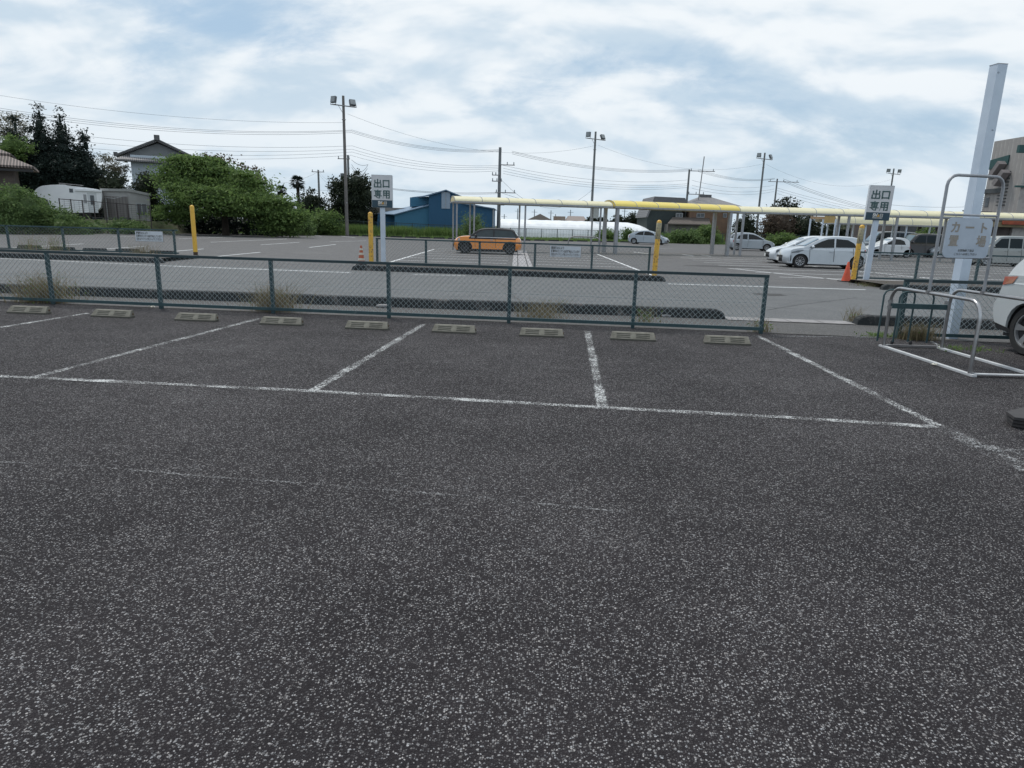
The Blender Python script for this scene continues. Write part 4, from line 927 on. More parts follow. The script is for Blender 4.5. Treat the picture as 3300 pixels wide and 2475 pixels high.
# white SUV at the right edge, tail towards the fence
suv = dict(tailmat=AMBERD, L=4.4, W=1.80, H=1.62, wb=2.65, fo=.87, r=.345, belt=1.08, sill=.26, plan=.20, lean=.16, arch=1.13,
    top=[(-2.08, .34), (-2.18, .46), (-2.20, .66), (-2.12, .74), (-2.10, .86), (-2.02, 1.06), (-1.88, 1.12), (-.8, 1.10), (.4, 1.05), (1.2, 1.02), (1.8, .90), (2.1, .76), (2.2, .58), (2.18, .38), (2.05, .26)],
    roof=[(-1.98, 1.04), (-1.85, 1.2), (-1.6, 1.46), (-1.35, 1.56), (-.6, 1.62), (.2, 1.60), (.5, 1.5), (1.2, 1.0)],
    wins=[[(-1.5, 1.16), (-1.35, 1.38), (-1.05, 1.46), (-.45, 1.5), (-.45, 1.13)], [(-.36, 1.13), (-.36, 1.5), (.15, 1.49), (.42, 1.4), (.9, 1.12)]],
    wind=((1.12, 1.06), (.52, 1.48)), rear=((-1.9, 1.14), (-1.66, 1.42)), mirror=(.8, 1.13), seams=[(.85, .35, 1.05), (-.4, .35, 1.07)], handles=[(-.25, .95), (-1.2, .98)],
    head=[(1.6, .9), (2.0, .8), (2.1, .66), (1.8, .7)], tail=[(-2.05, 1.08), (-1.66, 1.10), (-1.72, 1.0), (-2.04, .96)], grille=(.4, .7, .6), rimr=.70, spokes=5, spw=.34, trim=[[(-2.1, .38), (-1.62, .33), (-1.62, .27), (-2.0, .30)]])
sx = 6.95; make_car('white_suv', 'large white car cut off by the right edge, rear wheel beside the cart rack', (sx + .9, 9.95 - 2.2, LZ), -PI / 2 + .0, P_PEARL, suv)

# ------------------------------------------------------------------ cart rack with sign frame
def P3(v): return (v[0], v[1], v[2])
t = thing('cart_rack', 'stainless tube cart return rack standing on the asphalt before the white post', 'cart rack', (5.3, 9.45, 0), 0)
TR = .022; PALEM = pm('pale galvanised bar', (.56, .57, .58), (.46, .47, .48), 6, .5)
def hoop(x, y0, y1, h, rad=.20, r=TR):
    pts = [(x, y0, .03), (x, y0, h - rad)] + [(x, y0 + (y1 - y0) / abs(y1 - y0) * rad * (1 - math.cos(a)), h - rad + rad * math.sin(a)) for a in [R(18 * k) for k in range(1, 6)]]
    pts += [(x, y1 - (y1 - y0) / abs(y1 - y0) * rad * (1 - math.sin(a)), h - rad + rad * math.cos(a)) for a in [R(18 * k) for k in range(0, 5)]] + [(x, y1, h - rad), (x, y1, .03)]
    mb = MB(); mb.tube(pts, r, 10); return mb
hh = .86
hoop(0, 0, -1.86, hh).build('side_rail', STEEL, t, 60)
hoop(.80, -.05, -1.86, hh).build('side_rail', STEEL, t, 60)
for x in (0, .8):
    MB().box(x - .028, x + .028, -1.95, .08, .006, .030).build('floor_bar', PALEM, t)
MB().box(0, .8, .02, .06, .008, .04).build('floor_bar', STEELD, t)
MB().box(.03, 1.5, -1.94, -1.88, .031, .042).build('floor_bar', PALEM, t)
MB().beam((0, .0, .60), (.8, -.02, .60), .05, .07).build('cross_bar', TEAL, t)
def small_hoop(x0, x1, y, h, lean=0):
    rad = .08; pts = [(x0, y, .05), (x0, y, h - rad), (x0 + rad * .3, y, h - rad * .3), (x0 + rad, y, h), (x1 - rad, y, h), (x1 - rad * .3, y, h - rad * .3), (x1, y, h - rad), (x1, y, .05)]
    mb = MB(); mb.tube(pts, .013, 8); return mb
small_hoop(.05, .50, .28, .80).build('inner_hoop', TEAL, t, 60)
small_hoop(.25, .74, .22, .78).build('inner_hoop', TEAL, t, 60)
for x, y in ((.25, .24), (.52, .24)):
    MB().lathe([(.02, 0), (.022, .05), (.014, .07), (.001, .07)], 8, (x, y, .0)).build('foot', BLACKP, t)
mb = MB()
for x in (0, .8):
    for z in (.58, .66): mb.lathe([(.034, -.02), (.034, .02)], 10, (x, 0, z))
    for y in (-.02, -1.84): mb.lathe([(.016, 0), (.016, .02), (.001, .022)], 6, (x + .04, y, .022))
mb.build('clamp', STEEL, t)
# sign frame clamped on the two side rails
fy = AX(2985, 993, 5.3).y; fy2 = AX(3158, 1002, 6.1).y; ym = (fy + fy2) / 2 - 9.45
tf = thing('cart_place_sign', 'tall tube frame clamped on the cart rack holding the pale cart place sign', 'sign', (5.3, fy, hh), 0)
dy = fy2 - fy; top = AX(3120, 572, 5.75).z - hh; wz = .16
yy = lambda x: dy * x / .8
w_ = .80; rad = .13
pts = [(0, 0, .0), (0, 0, top - rad)] + [(rad * (1 - math.cos(a)), yy(rad * (1 - math.cos(a))), top - rad + rad * math.sin(a)) for a in [R(22.5 * k) for k in range(1, 5)]]
pts += [(w_ - rad * (1 - math.sin(a)), yy(w_ - rad * (1 - math.sin(a))), top - rad + rad * math.cos(a)) for a in [R(22.5 * k) for k in range(0, 5)]] + [(w_, dy, 0)]
mb = MB(); mb.tube(pts, .019, 10); mb.build('frame', GALV, tf, 60)
zs = AX(3105, 700, 5.75).z - hh; zb_ = AX(3105, 835, 5.72).z - hh
MB().tube([(0, 0, zs + .02), (w_, dy, zs + .02)], .014, 8).build('cross_rail', GALV, tf, 60)
MB().tube([(0, 0, zb_ + .02), (w_, dy, zb_ + .02)], .014, 8).build('cross_rail', GALV, tf, 60)
mb = MB()
for x in (.0, w_): mb.lathe([(.04, -.015), (.04, .03)], 10, (x, yy(x), .0))
mb.build('clamp', STEELD, tf)
mb = MB(); wS, hS = .66, zs - zb_ - .03; cx, cz = w_ / 2, (zs + zb_) / 2
rc = .07; pl = []
for sx_, sz_, a0 in ((1, 1, 0), (-1, 1, 90), (-1, -1, 180), (1, -1, 270)):
    for k in range(6): a = R(a0 + 18 * k); pl.append((cx + sx_ * (wS / 2 - rc) + rc * math.cos(a), cz + sz_ * (hS / 2 - rc) + rc * math.sin(a)))
mb.prism(pl, -.035, -.022); pb = mb.build('sign_panel', pm('pale blue sign face', (.47, .53, .61), (.41, .47, .55), 5, .4), tf); pb.rotation_euler = (0, 0, math.atan2(dy, w_))
piv = bpy.data.objects.new('writing', None); COL.objects.link(piv); piv.parent = tf; piv.rotation_euler = pb.rotation_euler
for x, z, ch in ((-.205, .12, 'カ'), (-.0, .12, 'ー'), (.20, .12, 'ト'), (-.205, -.045, '置'), (.20, -.045, '場')):
    o = text_mesh(ch, .145, LETTO, 'lettering', tf, (0, 0, 0), ext=.001, off=.004); o.parent = piv; o.location = (cx + x, -.037, cz + z)
for z, tx in ((-.155, 'お買物終了後は'), (-.20, 'こちらへお戻し下さい')):
    o = text_mesh(tx, .034, LETTD, 'lettering', tf, (0, 0, 0), ext=.001); o.parent = piv; o.location = (cx, -.037, cz + z)

# tall white square post
p = G(3070, 1093)
t = thing('white_post', 'tall leaning-looking white square post standing behind the cart rack', 'post', (p.x, p.y + .08, 0), .12)
hp = AY(3235, 210, p.y + .08).z
MB().beam((0, 0, 0), (0, 0, hp), .155, .155).build('shaft', POSTW, t)
MB().box(-.081, .081, -.081, .081, hp, hp + .006).build('cap', STEELD, t)
mb = MB(); mb.lathe([(.012, -.083), (.012, -.078)], 8, (-.05, 0, hp - .12), 'y'); mb.lathe([(.01, -.083), (.01, -.078)], 8, (.02, 0, hp - .9), 'y'); mb.build('bolt', STEELD, t)

# stacked rubber weights at the right edge
p = G(3290, 1372)
t = thing('rubber_weight', 'stack of black slotted rubber base weights at the right edge of the photo', 'base weight', (p.x + .16, p.y + .02, 0), .35)
for k in range(3):
    mb = MB(); a = .05 * k; sh = -.02 * k
    poly = [(-.30 + sh, .02), (-.22 + sh, -.10), (.02, -.24), (.34, -.2), (.36, .22), (-.16 + sh, .16)]
    c, s_ = math.cos(a), math.sin(a); poly = [(x * c - y * s_, x * s_ + y * c) for x, y in poly]
    mb.prism(poly, .012 + k * .034, .036 + k * .034, 'z'); mb.build('plate', pm('scuffed rubber', (.035, .033, .034), (.055, .05, .05), 14, .7), t)
mb = MB(); mb.lathe([(.055, 0), (.055, .006), (.035, .006), (.035, 0)], 16, (-.02, -.06, .106)); mb.build('ring', pm('brass ring', (.16, .14, .09), (.11, .1, .07), 10, .5, .3), t)

# ------------------------------------------------------------------ walkway canopies
CANY = pm('canopy sheet pale yellow', (.92, .86, .60), (.86, .80, .54), .5, .5, third=(.50, .50, .42), th=(.66, .8), tscale=.8)
CANB = pm('canopy sheet sunlit yellow', (.95, .78, .22), (.92, .74, .20), .5, .5)  # brighter copy of the sheet: sunlight on the middle stretch put into colour
for mt in (CANY, CANB):
    b = mt.node_tree.nodes['Principled BSDF']; b.inputs['Transmission Weight'].default_value = 0
    t_ = mt.node_tree; tl = N(t_, 'ShaderNodeBsdfTranslucent'); tl.inputs[0].default_value = (.80, .74, .50, 1) if mt is CANY else (.9, .70, .14, 1)
    ms = N(t_, 'ShaderNodeMixShader'); ms.inputs[0].default_value = .22; t_.links.new(b.outputs[0], ms.inputs[1]); t_.links.new(tl.outputs[0], ms.inputs[2]); t_.links.new(ms.outputs[0], t_.nodes['Material Output'].inputs['Surface'])
def canopy(name, label, A, B, zb, rise, wd, posts, mat=CANY, seg=1.9, post_mat=None, prow=(-.9, .9), endcap=None, pw=.10):
    A, B = Vector((A[0], A[1], 0)), Vector((B[0], B[1], 0)); L_ = (B - A).length; rz = math.atan2(B.y - A.y, B.x - A.x)
    t = thing(name, label, 'canopy', A, rz, None); n = max(1, round(L_ / seg)); k = 14
    mb = MB()
    prof = [(-wd / 2 * math.cos(PI * j / k), zb + rise * math.sin(PI * j / k)) for j in range(k + 1)]
    for i in range(n * 4 + 1):
        x = L_ * i / (n * 4); q = 0 if i % 4 == 0 else .02
        for y, z in prof: mb.v.append((x, y, z + (z - zb) * q))
    for i in range(n * 4):
        for j in range(k): a = i * (k + 1) + j; mb.f.append((a, a + 1, a + k + 2, a + k + 1))
    mb.build('roof_sheet', mat, t, 70)
    fr = MB()
    for y in (-wd / 2, wd / 2): fr.beam((0, y, zb - .05), (L_, y, zb - .05), .06, .10)
    for i in range(n + 1):
        x = L_ * i / n; pts = [(x, y, z + .004) for y, z in prof]; fr.tube(pts, .020, 5); fr.beam((x, -wd / 2, zb - .05), (x, wd / 2, zb - .05), .04, .06)
    fr.build('frame', GALV, t)
    for x in posts:
        for y in prow: MB().beam((x, y, 0), (x, y, zb - .05), pw, pw).build('post', post_mat or GALV, t)
    if endcap:
        mb = MB(); mb.prism([(y, z) for y, z in prof], -.02, -.005, 'x'); mb.build('end_panel', endcap, t)
    return t
Z0 = 2.90
pA0 = AY(1458, 657, 41.5); pA1 = (5.75, 43.9); pB1 = (14.5, 46.6); pC1 = (47, 53.5)
pC1 = (42, 44.0)
canopy('walkway_canopy', 'long pale yellow barrel canopy starting above the orange hatchback', (pA0.x, 41.6), pA1, Z0, .30, 1.9, [.15, 1.2 + .0, 4.35, 9.2], seg=1.6, prow=(-.1,) if 0 else (-.75, .75), pw=.09)
canopy('walkway_canopy', 'sunlit bright yellow middle stretch of the walkway canopy', (5.8, 43.95), (14.45, 46.55), Z0 + .02, .38, 2.1, [.25, 8.4], CANB, seg=1.45, pw=.20)
canopy('walkway_canopy', 'long pale yellow barrel canopy running to the right edge of the photo', (14.5, 46.55), pC1, Z0 - .02, .36, 2.0, [.6, 7.3, 10.3, 14.2, 21, 26.5], seg=1.7, pw=.14)
p0 = AY(2672, 718, 56); p1_ = AY(3060, 730, 56)
canopy('entrance_canopy', 'smaller yellow barrel canopy farther back with a tan round end panel', (p0.x, 56), (p0.x + 9.5, 56.6), AY(2672, 718, 56).z, .75, 2.2, [.4, 2.6, 6, 9.2], CANY, endcap=pm('tan end panel', (.36, .25, .08), (.28, .2, .07), 3, .6), post_mat=POSTW, seg=1.6)
# banner between two white posts
a = AY(2613, 704, 52); b = AY(2652, 704, 52)
t = thing('banner_frame', 'small orange striped banner across white posts above the parked cars', 'banner', (a.x, 52, 0), 0)
for x in (0, .95, 1.9): MB().beam((x, 0, 0), (x, 0, a.z), .09, .09).build('post', POSTW, t)
MB().box(-.05, 1.0, -.08, -.05, a.z - .03, a.z + .16).build('panel', pm('banner', (.55, .38, .22), (.40, .26, .16), 3, .6), t)
# metal cart hoop left of the canopy posts in the far lot
t = thing('hoop_barrier', 'bent steel tube hoop barrier standing beside the canopy posts in the far lot', 'barrier', (AY(1830, 800, 41).x, 41.0, 0), 0)
mb = MB(); mb.tube([(0, 0, 0), (0, 0, .75), (.12, 0, .95), (.35, 0, 1.03), (1.55, 0, 1.03), (1.8, 0, .95), (1.92, 0, .75), (1.92, 0, 0)], .035, 8); mb.build('hoop', STEELD, t, 60)
mb = MB(); mb.tube([(1.95, 0, .72), (2.3, 0, .72), (2.3, 0, 0)], .022, 6); mb.tube([(2.3, 0, .72), (2.3, 0, .95)], .022, 6); mb.build('side_tube', STEELD, t, 60)

# ------------------------------------------------------------------ poles and overhead cables
def pole_base(x, y, Y): p = AY(x, y, Y); return p.x
def flood_pole(label, bx, tx, ty, Y, mat, dirs, arm=1.15, box=None):
    X = AY(bx, 760, Y).x; H_ = AY(tx, ty, Y).z; t = thing('floodlight_pole', label, 'light pole', (X, Y, 0), 0, 'floodlight poles of the car park')
    MB().lathe([(.19, 0), (.13, H_ - .02), (.001, H_)], 14).build('pole', mat, t, 50)
    z = H_ - .95
    arm_ = MB(); arm_.beam((-arm, -.16, z + .06), (arm * 1.1, -.16, z - .16), .09, .10); arm_.beam((-.5, -.16, z), (-.02, -.14, z - .8), .04, .04); arm_.build('cross_arm', STEELD, t)
    for k, (x, zz, yaw, tilt) in enumerate(dirs):
        l = bpy.data.objects.new('floodlight', None); COL.objects.link(l); l.parent = t; l.location = (x, -.2, z + zz); l.rotation_euler = (tilt, 0, yaw)
        MB().box(-.30, .30, -.14, .12, .18, .80).build('housing', FLOODM, l)
        MB().box(-.26, .26, -.155, -.141, .23, .75).build('glass', FLOODG, l)
        f = MB(); f.beam((-.34, 0, .0), (-.34, 0, .5), .04, .04); f.beam((.34, 0, 0), (.34, 0, .5), .04, .04); f.beam((-.34, 0, .0), (.34, 0, .0), .06, .05); f.build('bracket', STEELD, l)
    MB().lathe([(.20, H_ - 2.35), (.20, H_ - 2.28)], 12).build('band', STEELD, t)
    MB().lathe([(.05, 0), (.05, .05), (.001, .05)], 8, (.10, -.2, 3.4), 'z').build('fixing', WHITEP, t)
    if box:
        z0, h, w = box; MB().box(-.05, w, -.32, -.16, z0, z0 + h).build('switch_box', pm('switch box grey', (.36, .37, .36), (.30, .31, .30), 3, .6), t)
    return X, H_
FY = [73, 95, 114, 134]
x1, h1 = flood_pole('tallest and nearest floodlight pole, between the dark evergreen and the green tree', 1119, 1106, 308, FY[0], POLEB, [(-1.0, .05, -.5, -.2), (1.05, -.15, .55, -.5)])
x2, h2 = flood_pole('floodlight pole with a grey switch box rising behind the long canopy', 1902, 1926, 424, FY[1], POLEC, [(-1.0, .05, -.6, -.1), (1.1, -.15, .6, -.5)], box=(2.9, 1.5, 1.0))
x3, h3 = flood_pole('floodlight pole behind the right canopy above the round dark tree', 2436, 2469, 492, FY[2], POLEC, [(-1.0, .05, -.6, -.2), (1.1, -.1, .7, -.4)])
x4, h4 = flood_pole('farthest floodlight pole, rising right behind the right exit sign', 2848, 2881, 543, FY[3], POLEC, [(-1.1, .05, -.1, .1), (1.0, .0, .1, .1)])
def util_pole(label, bx, tx, ty, Y, arms, r=.16, extra=None, tr=None, lean=0):
    X = AY(bx, 745, Y).x; H_ = AY(tx, ty, Y).z; t = thing('utility_pole', label, 'utility pole', (X, Y, 0), 0, 'utility poles behind the car park')
    MB().lathe([(r * 1.2, 0), (r * .8, H_), (.001, H_)], 10).build('pole', POLEC, t, 50)
    for z, x0, x_1 in arms:
        a = MB(); a.beam((x0, -.2, H_ - z), (x_1, -.2, H_ - z), .09, .10); a.build('cross_arm', STEELD, t)
        n = 3
        for k in range(n):
            x = x0 + (x_1 - x0) * (k + .15) / (n - .7); MB().lathe([(.05, 0), (.07, .06), (.04, .12), (.07, .18), (.04, .3), (.001, .3)], 8, (x, -.2, H_ - z + .05)).build('insulator', pm('insulator', (.30, .32, .34), (.2, .22, .24), 6, .3), t)
    if tr: MB().lathe([(.001, 0), (.28, 0), (.28, .85), (.001, .9)], 12, (tr[0], -.35, H_ - tr[1])).build('transformer', FLOODM, t, 50)
    if extra: extra(t, H_)
    return X, H_
ux1, uh1 = util_pole('utility pole with many cross arms and a transformer left of the canopy floodlight pole', 1606, 1617, 475, 84, [(2.0, .0, 1.8), (5.2, -.5, 2.0), (3.2, -.9, 0), (3.9, -.9, .3)], tr=(.4, 6.7), r=.2)
def ladder(t, H_):
    m_ = MB(); m_.tube([(1.9, -.2, H_ + 1.8), (1.75, -.2, H_ - 1.5), (1.55, -.2, H_ - 5.2), (.9, -.2, H_ - 6.3), (.1, -.2, H_ - 6.8)], .07, 6); m_.build('riser_pipe', STEELD, t)
ux2, uh2 = util_pole('utility pole with a bent riser pipe over the tiled brown house roofs', 2205, 2218, 546, 100, [(.2, 0, 3.6), (3.4, 0, 2.4), (5.2, -.4, 1.9)], extra=ladder)
ux3, uh3 = util_pole('utility pole with top cross arm and slanting brace beside the tree behind the right canopy', 2486, 2501, 576, 120, [(.5, -1.6, 3.7), (5, -1.5, .5), (7.5, -1.0, .8)], extra=lambda t, H_: MB().tube([(-.1, 0, H_ - 10), (-2.6, 0, 0)], .12, 6).build('brace', POLEC, t))
ux4, uh4 = util_pole('small dark utility pole hidden in the evergreen behind the tallest floodlight pole', 1128, 1129, 500, 92, [(.5, -1.3, .3), (3.4, -1.0, 1.9), (4.2, -.5, 1.2)], tr=(-.7, 3.2), r=.17)
ux5, uh5 = util_pole('thin distant utility pole between the palm and the evergreen', 1033, 1028, 548, 110, [(.3, -1.0, 1.0)], r=.18)
def cable_run(label, spans, r=.022):
    t = thing('overhead_cable', label, 'overhead cable', (0, 0, 0), 0, None)
    for a, b, sag in spans:
        a, b = Vector(a), Vector(b); mb = MB(); pts = [a.lerp(b, i / 24) - Vector((0, 0, sag * 4 * (i / 24) * (1 - i / 24))) for i in range(25)]
        mb.tube(pts, r * .72, 4, False); mb.build('cable', CABLE, t)
    return t
V3 = lambda x, y, Y: tuple(AY(x, y, Y))
U1 = 84; U2 = 100; U3 = 120
def span(pa, Ya, pb, Yb, offs, sag): return [(V3(pa[0], pa[1] + o, Ya), V3(pb[0], pb[1] + o2, Yb), sag) for o, o2 in offs]
cable_run('topmost thin cable from the left edge to the tallest floodlight pole', [(V3(-300, 255, 62), V3(1108, 395, 73), 1.0)], .014)
cable_run('upper pair of cables from the left edge to behind the tallest floodlight pole', span((-300, 295), 75, (1135, 419), 88, [(0, 0), (8, 3), (16, 8)], 1.5), .022)
cable_run('lower set of four cables from the left edge to the tallest floodlight pole', span((-300, 350), 78, (1135, 470), 88, [(0, 0), (24, 11), (50, 20), (68, 30)], 1.5), .02)
cable_run('cable from the tallest floodlight pole over the blue barn to the second floodlight pole', [(V3(1120, 367, 73), V3(1922, 468, 95), 2.2)], .014)
cable_run('upper three cables from behind the tallest floodlight pole to the many-armed utility pole', span((1135, 419), 88, (1617, 482), 84, [(0, 0), (4, 3), (9, 6)], .8), .022)
cable_run('lower four cables from behind the tallest floodlight pole to the many-armed utility pole', span((1135, 470), 88, (1612, 533), 84, [(0, 0), (11, 5), (20, 10), (32, 17)], .8), .02)
cable_run('upper three cables between the many-armed pole and the pole over the brown house', span((1650, 487), 84, (2222, 545), 100, [(0, 0), (4, 3), (9, 6)], .9), .022)
cable_run('lower four cables between the many-armed pole and the pole over the brown house', span((1622, 533), 84, (2215, 580), 100, [(0, 0), (9, 12), (18, 18), (26, 24)], .9), .02)
cable_run('thin cable from the second to the third floodlight pole', [(V3(1928, 468, 95), V3(2462, 527, 114), 1.9)], .014)
cable_run('three cables from the brown house pole to the braced utility pole', span((2250, 545), 100, (2497, 574), 120, [(0, 0), (4, 2), (8, 3)], .7), .022)
cable_run('lower cables from the brown house pole to the braced utility pole', span((2230, 581), 100, (2495, 597), 120, [(0, 0), (16, 12), (26, 20)], .7), .02)
cable_run('thin cable from the third to the farthest floodlight pole', [(V3(2470, 530, 114), V3(2874, 578, 134), 2.2)], .014)
cable_run('three cables running right from the braced utility pole', span((2524, 576), 120, (3420, 655), 150, [(0, 0), (6, 4), (10, 9)], 4.5), .03)
cable_run('lower cables running right from the braced utility pole', span((2505, 606), 120, (3420, 690), 150, [(0, 0), (8, 8), (18, 14)], 3.0), .024)
cable_run('low thick cable from behind the left exit sign to the many-armed utility pole', span((1260, 607), 86, (1608, 620), 84, [(0, 0), (3, 4)], .25), .03)
cable_run('low sagging cable from the many-armed pole down to the second floodlight pole', [(V3(1612, 575, 84), V3(1912, 608, 95), 3.0), (V3(1612, 620, 84), V3(1912, 652, 95), .8)], .022)
cable_run('low cables from the thin distant pole to the small dark pole', span((1028, 553), 110, (1128, 540), 92, [(0, 0), (8, 18)], 1.6) + [(V3(900, 590, 110), V3(1028, 552, 110), .4), (V3(820, 595, 110), V3(1240, 612, 92), .4)], .018)
cable_run('looped slack cables right of the small dark pole in the evergreen', [(V3(1133, 515, 92), V3(1186, 530, 92), .35), (V3(1133, 530, 92), V3(1186, 531, 92), .9), (V3(1133, 538, 92), V3(1184, 543, 92), .9)], .03)
cable_run('cable at the right between the sign frame and the white post', [(V3(2870, 660, 134), V3(3260, 655, 134), .6)], .03)

# ------------------------------------------------------------------ buildings
TILE = stripes('grey roof tiles', (.27, .265, .27), (.10, .098, .102), 1.8, 'X', .6, 0, .03, (.2, .8), .12)
TILEB = stripes('brown grey roof tiles', (.19, .16, .14), (.07, .06, .055), 4.2, 'X', .7, 0, .04, (.2, .8), .2)
SIDING = stripes('white grey siding', (.56, .62, .68), (.46, .52, .58), 2.0, 'X', .6, 0, .01, (.02, .12), .1)
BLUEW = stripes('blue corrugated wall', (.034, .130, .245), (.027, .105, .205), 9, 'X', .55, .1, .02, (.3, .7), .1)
BLUEL = stripes('lit blue corrugated wall', (.066, .215, .345), (.054, .185, .30), 9, 'X', .55, .1, .02, (.3, .7), .1)  # lighter copy of the wall blue: light on the lean-to side painted in
BLUER = stripes('blue grey metal roof', (.20, .29, .40), (.16, .24, .34), 4, 'X', .45, .2, .02, (.3, .7), .1)
WOODB = pm('brown render', (.16, .105, .075), (.12, .08, .06), 2, .9)
WIN = pm('dark window pane', (.05, .06, .07), (.09, .10, .11), 2, .12)
WFRAME = pm('window frame', (.35, .36, .37), (.28, .29, .3), 4, .5)
def gable_roof(mb, x0, x1, y0, y1, ze, zr, over=.5, th=.14, axis='x'):
    """ridge along axis"""
    if axis == 'x':
        ym = (y0 + y1) / 2; s = (zr - ze) / (ym - y0); a, b = y0 - over, y1 + over; za = ze - over * s
        mb.prism([(a, za), (ym, zr), (b, za), (b, za - th), (ym, zr - th), (a, za - th)], x0 - over, x1 + over, 'x')
    else:
        xm = (x0 + x1) / 2; s = (zr - ze) / (xm - x0); a, b = x0 - over, x1 + over; za = ze - over * s
        mb.prism([(a, za), (xm, zr), (b, za), (b, za - th), (xm, zr - th), (a, za - th)], y0 - over, y1 + over, 'y')
    return mb
def window(t, x0, x1, z0, z1, y, split=True, face='y'):
    f = MB()
    for a in (x0, x1): f.box(a - .04, a + .04, y - .05, y + .0, z0, z1)
    if split: f.box((x0 + x1) / 2 - .03, (x0 + x1) / 2 + .03, y - .055, y, z0 + .04, z1 - .04)
    for a in (z0, z1): f.box(x0 - .045, x1 + .045, y - .06, y, a - .04, a + .04)
    w = f.build('window', WFRAME, t); MB().box(x0 + .04, x1 - .04, y - .03, y - .004, z0 + .04, z1 - .04).build('pane', WIN, w); return w

# gabled house behind the big green tree (ridge towards the camera, hip-and-gable tiles)
Y = 74; xa = AY(398, 600, Y).x; xb = AY(640, 600, Y).x; ze = AY(500, 500, Y).z - .1; zr = AY(520, 455, Y).z
t = thing('gabled_house', 'pale two-storey house with grey tiled gable roof rising behind the big green tree', 'house', ((xa + xb) / 2, Y, 0), .42)
w = (xb - xa) / 2 / 1.1
MB().prism([(-w * .72, .0), (w * .72, 0), (w * .72, ze), (-w * .72, ze)], 0, 9).build('wall', SIDING, t)
MB().prism([(-w * .93, ze - .05), (w * .93, ze - .05), (0, zr - .12)], .9, 8.6).build('gable', stripes('gable boards', (.30, .31, .31), (.16, .17, .18), 3.2, 'X', .8, 0, .02, (.2, .5), .15), t)
rf = MB(); s_ = (zr - ze) / w
rf.prism([(-w - .3, ze - .25), (0, zr), (w + .3, ze - .25), (w + .3, ze - .08), (0, zr + .16), (-w - .3, ze - .08)], .3, 9.3)
rf.add([(-w - .3, -.9, ze - .55), (w + .3, -.9, ze - .55), (w * .8, .95, ze + .12), (-w * .8, .95, ze + .12)], [(0, 1, 2, 3)])
rf.add([(-w - .3, -.9, ze - .56), (-w - .3, -.9, ze - .70), (w + .3, -.9, ze - .70), (w + .3, -.9, ze - .56)], [(0, 1, 2, 3)]); rf.box(-w - .25, w + .25, -.88, .2, ze - .72, ze - .68)
r_ = rf.build('roof', TILE, t)
rc = MB(); rc.box(-.16, .16, .1, 9.3, zr + .1, zr + .34); rc.box(-.26, .26, .0, .35, zr + .12, zr + .62)
for s in (-1, 1): rc.beam((0, .3, zr + .2), (s * (w + .3), .3, ze - .1), .2, .16); rc.box(s * (w + .3) - .18, s * (w + .3) + .18, .05, .4, ze - .22, ze + .18)
rc.build('ridge_tiles', pm('ridge tile', (.14, .145, .15), (.09, .09, .095), 4, .7), r_)
window(t, -w * .3, w * .2, ze - 3.2, ze - 2.0, -.004)
# low tiled house at the far left edge
Y = 56; t = thing('tiled_house', 'low old house with brown-grey tiled roof cut off by the left edge', 'house', (AY(0, 600, Y).x, Y, 0), .56)
z1 = AY(60, 535, Y).z; z0 = AY(0, 488, Y).z
def hip(x0, x1, y0, y1, ze, zr, ins, th=.16):
    mb = MB(); ym = (y0 + y1) / 2
    mb.add([(x0, y0, ze), (x1, y0, ze), (x1, y1, ze), (x0, y1, ze), (x0 + .01, ym, zr), (x1 - ins, ym, zr), (x0, y0, ze - th), (x1, y0, ze - th), (x1, y1, ze - th), (x0, y1, ze - th)],
           [(0, 1, 5, 4), (1, 2, 5), (2, 3, 4, 5), (0, 6, 7, 1), (1, 7, 8, 2), (2, 8, 9, 3), (9, 8, 7, 6), (0, 4, 3, 9, 6)]); return mb
TILE2 = stripes('old roof tiles', (.24, .19, .17), (.055, .045, .04), 1.5, 'X', .7, 0, .05, (.15, .75), .12)
hip(-10, 2.5, -1.1, 5.5, z1 + .02, z1 + 1.25, 2.6).build('roof', TILE2, t)
hip(-10, .95, 1.2, 6.0, z1 + 1.05, z1 + 2.0, 2.0).build('roof', TILE2, t)
MB().box(-9, .7, 1.5, 5, 0, z1 + 1.1).build('upper_wall', pm('old board wall', (.16, .13, .115), (.10, .085, .08), 1.5, .9), t)
MB().box(-9, 1.0, .2, 5, 0, z1 + .05).build('wall', pm('old board wall', (.16, .13, .115), (.10, .085, .08), 1.5, .9), t)
MB().box(-.7, -.4, -.4, -.1, 0, z1 + .2).build('pillar', pm('brick pillar', (.14, .09, .075), (.1, .07, .06), 5, .9), t)
MB().box(-9, 2.4, -1.02, -.9, z1 - .42, z1 - .24).build('gutter', BLACKP, t)

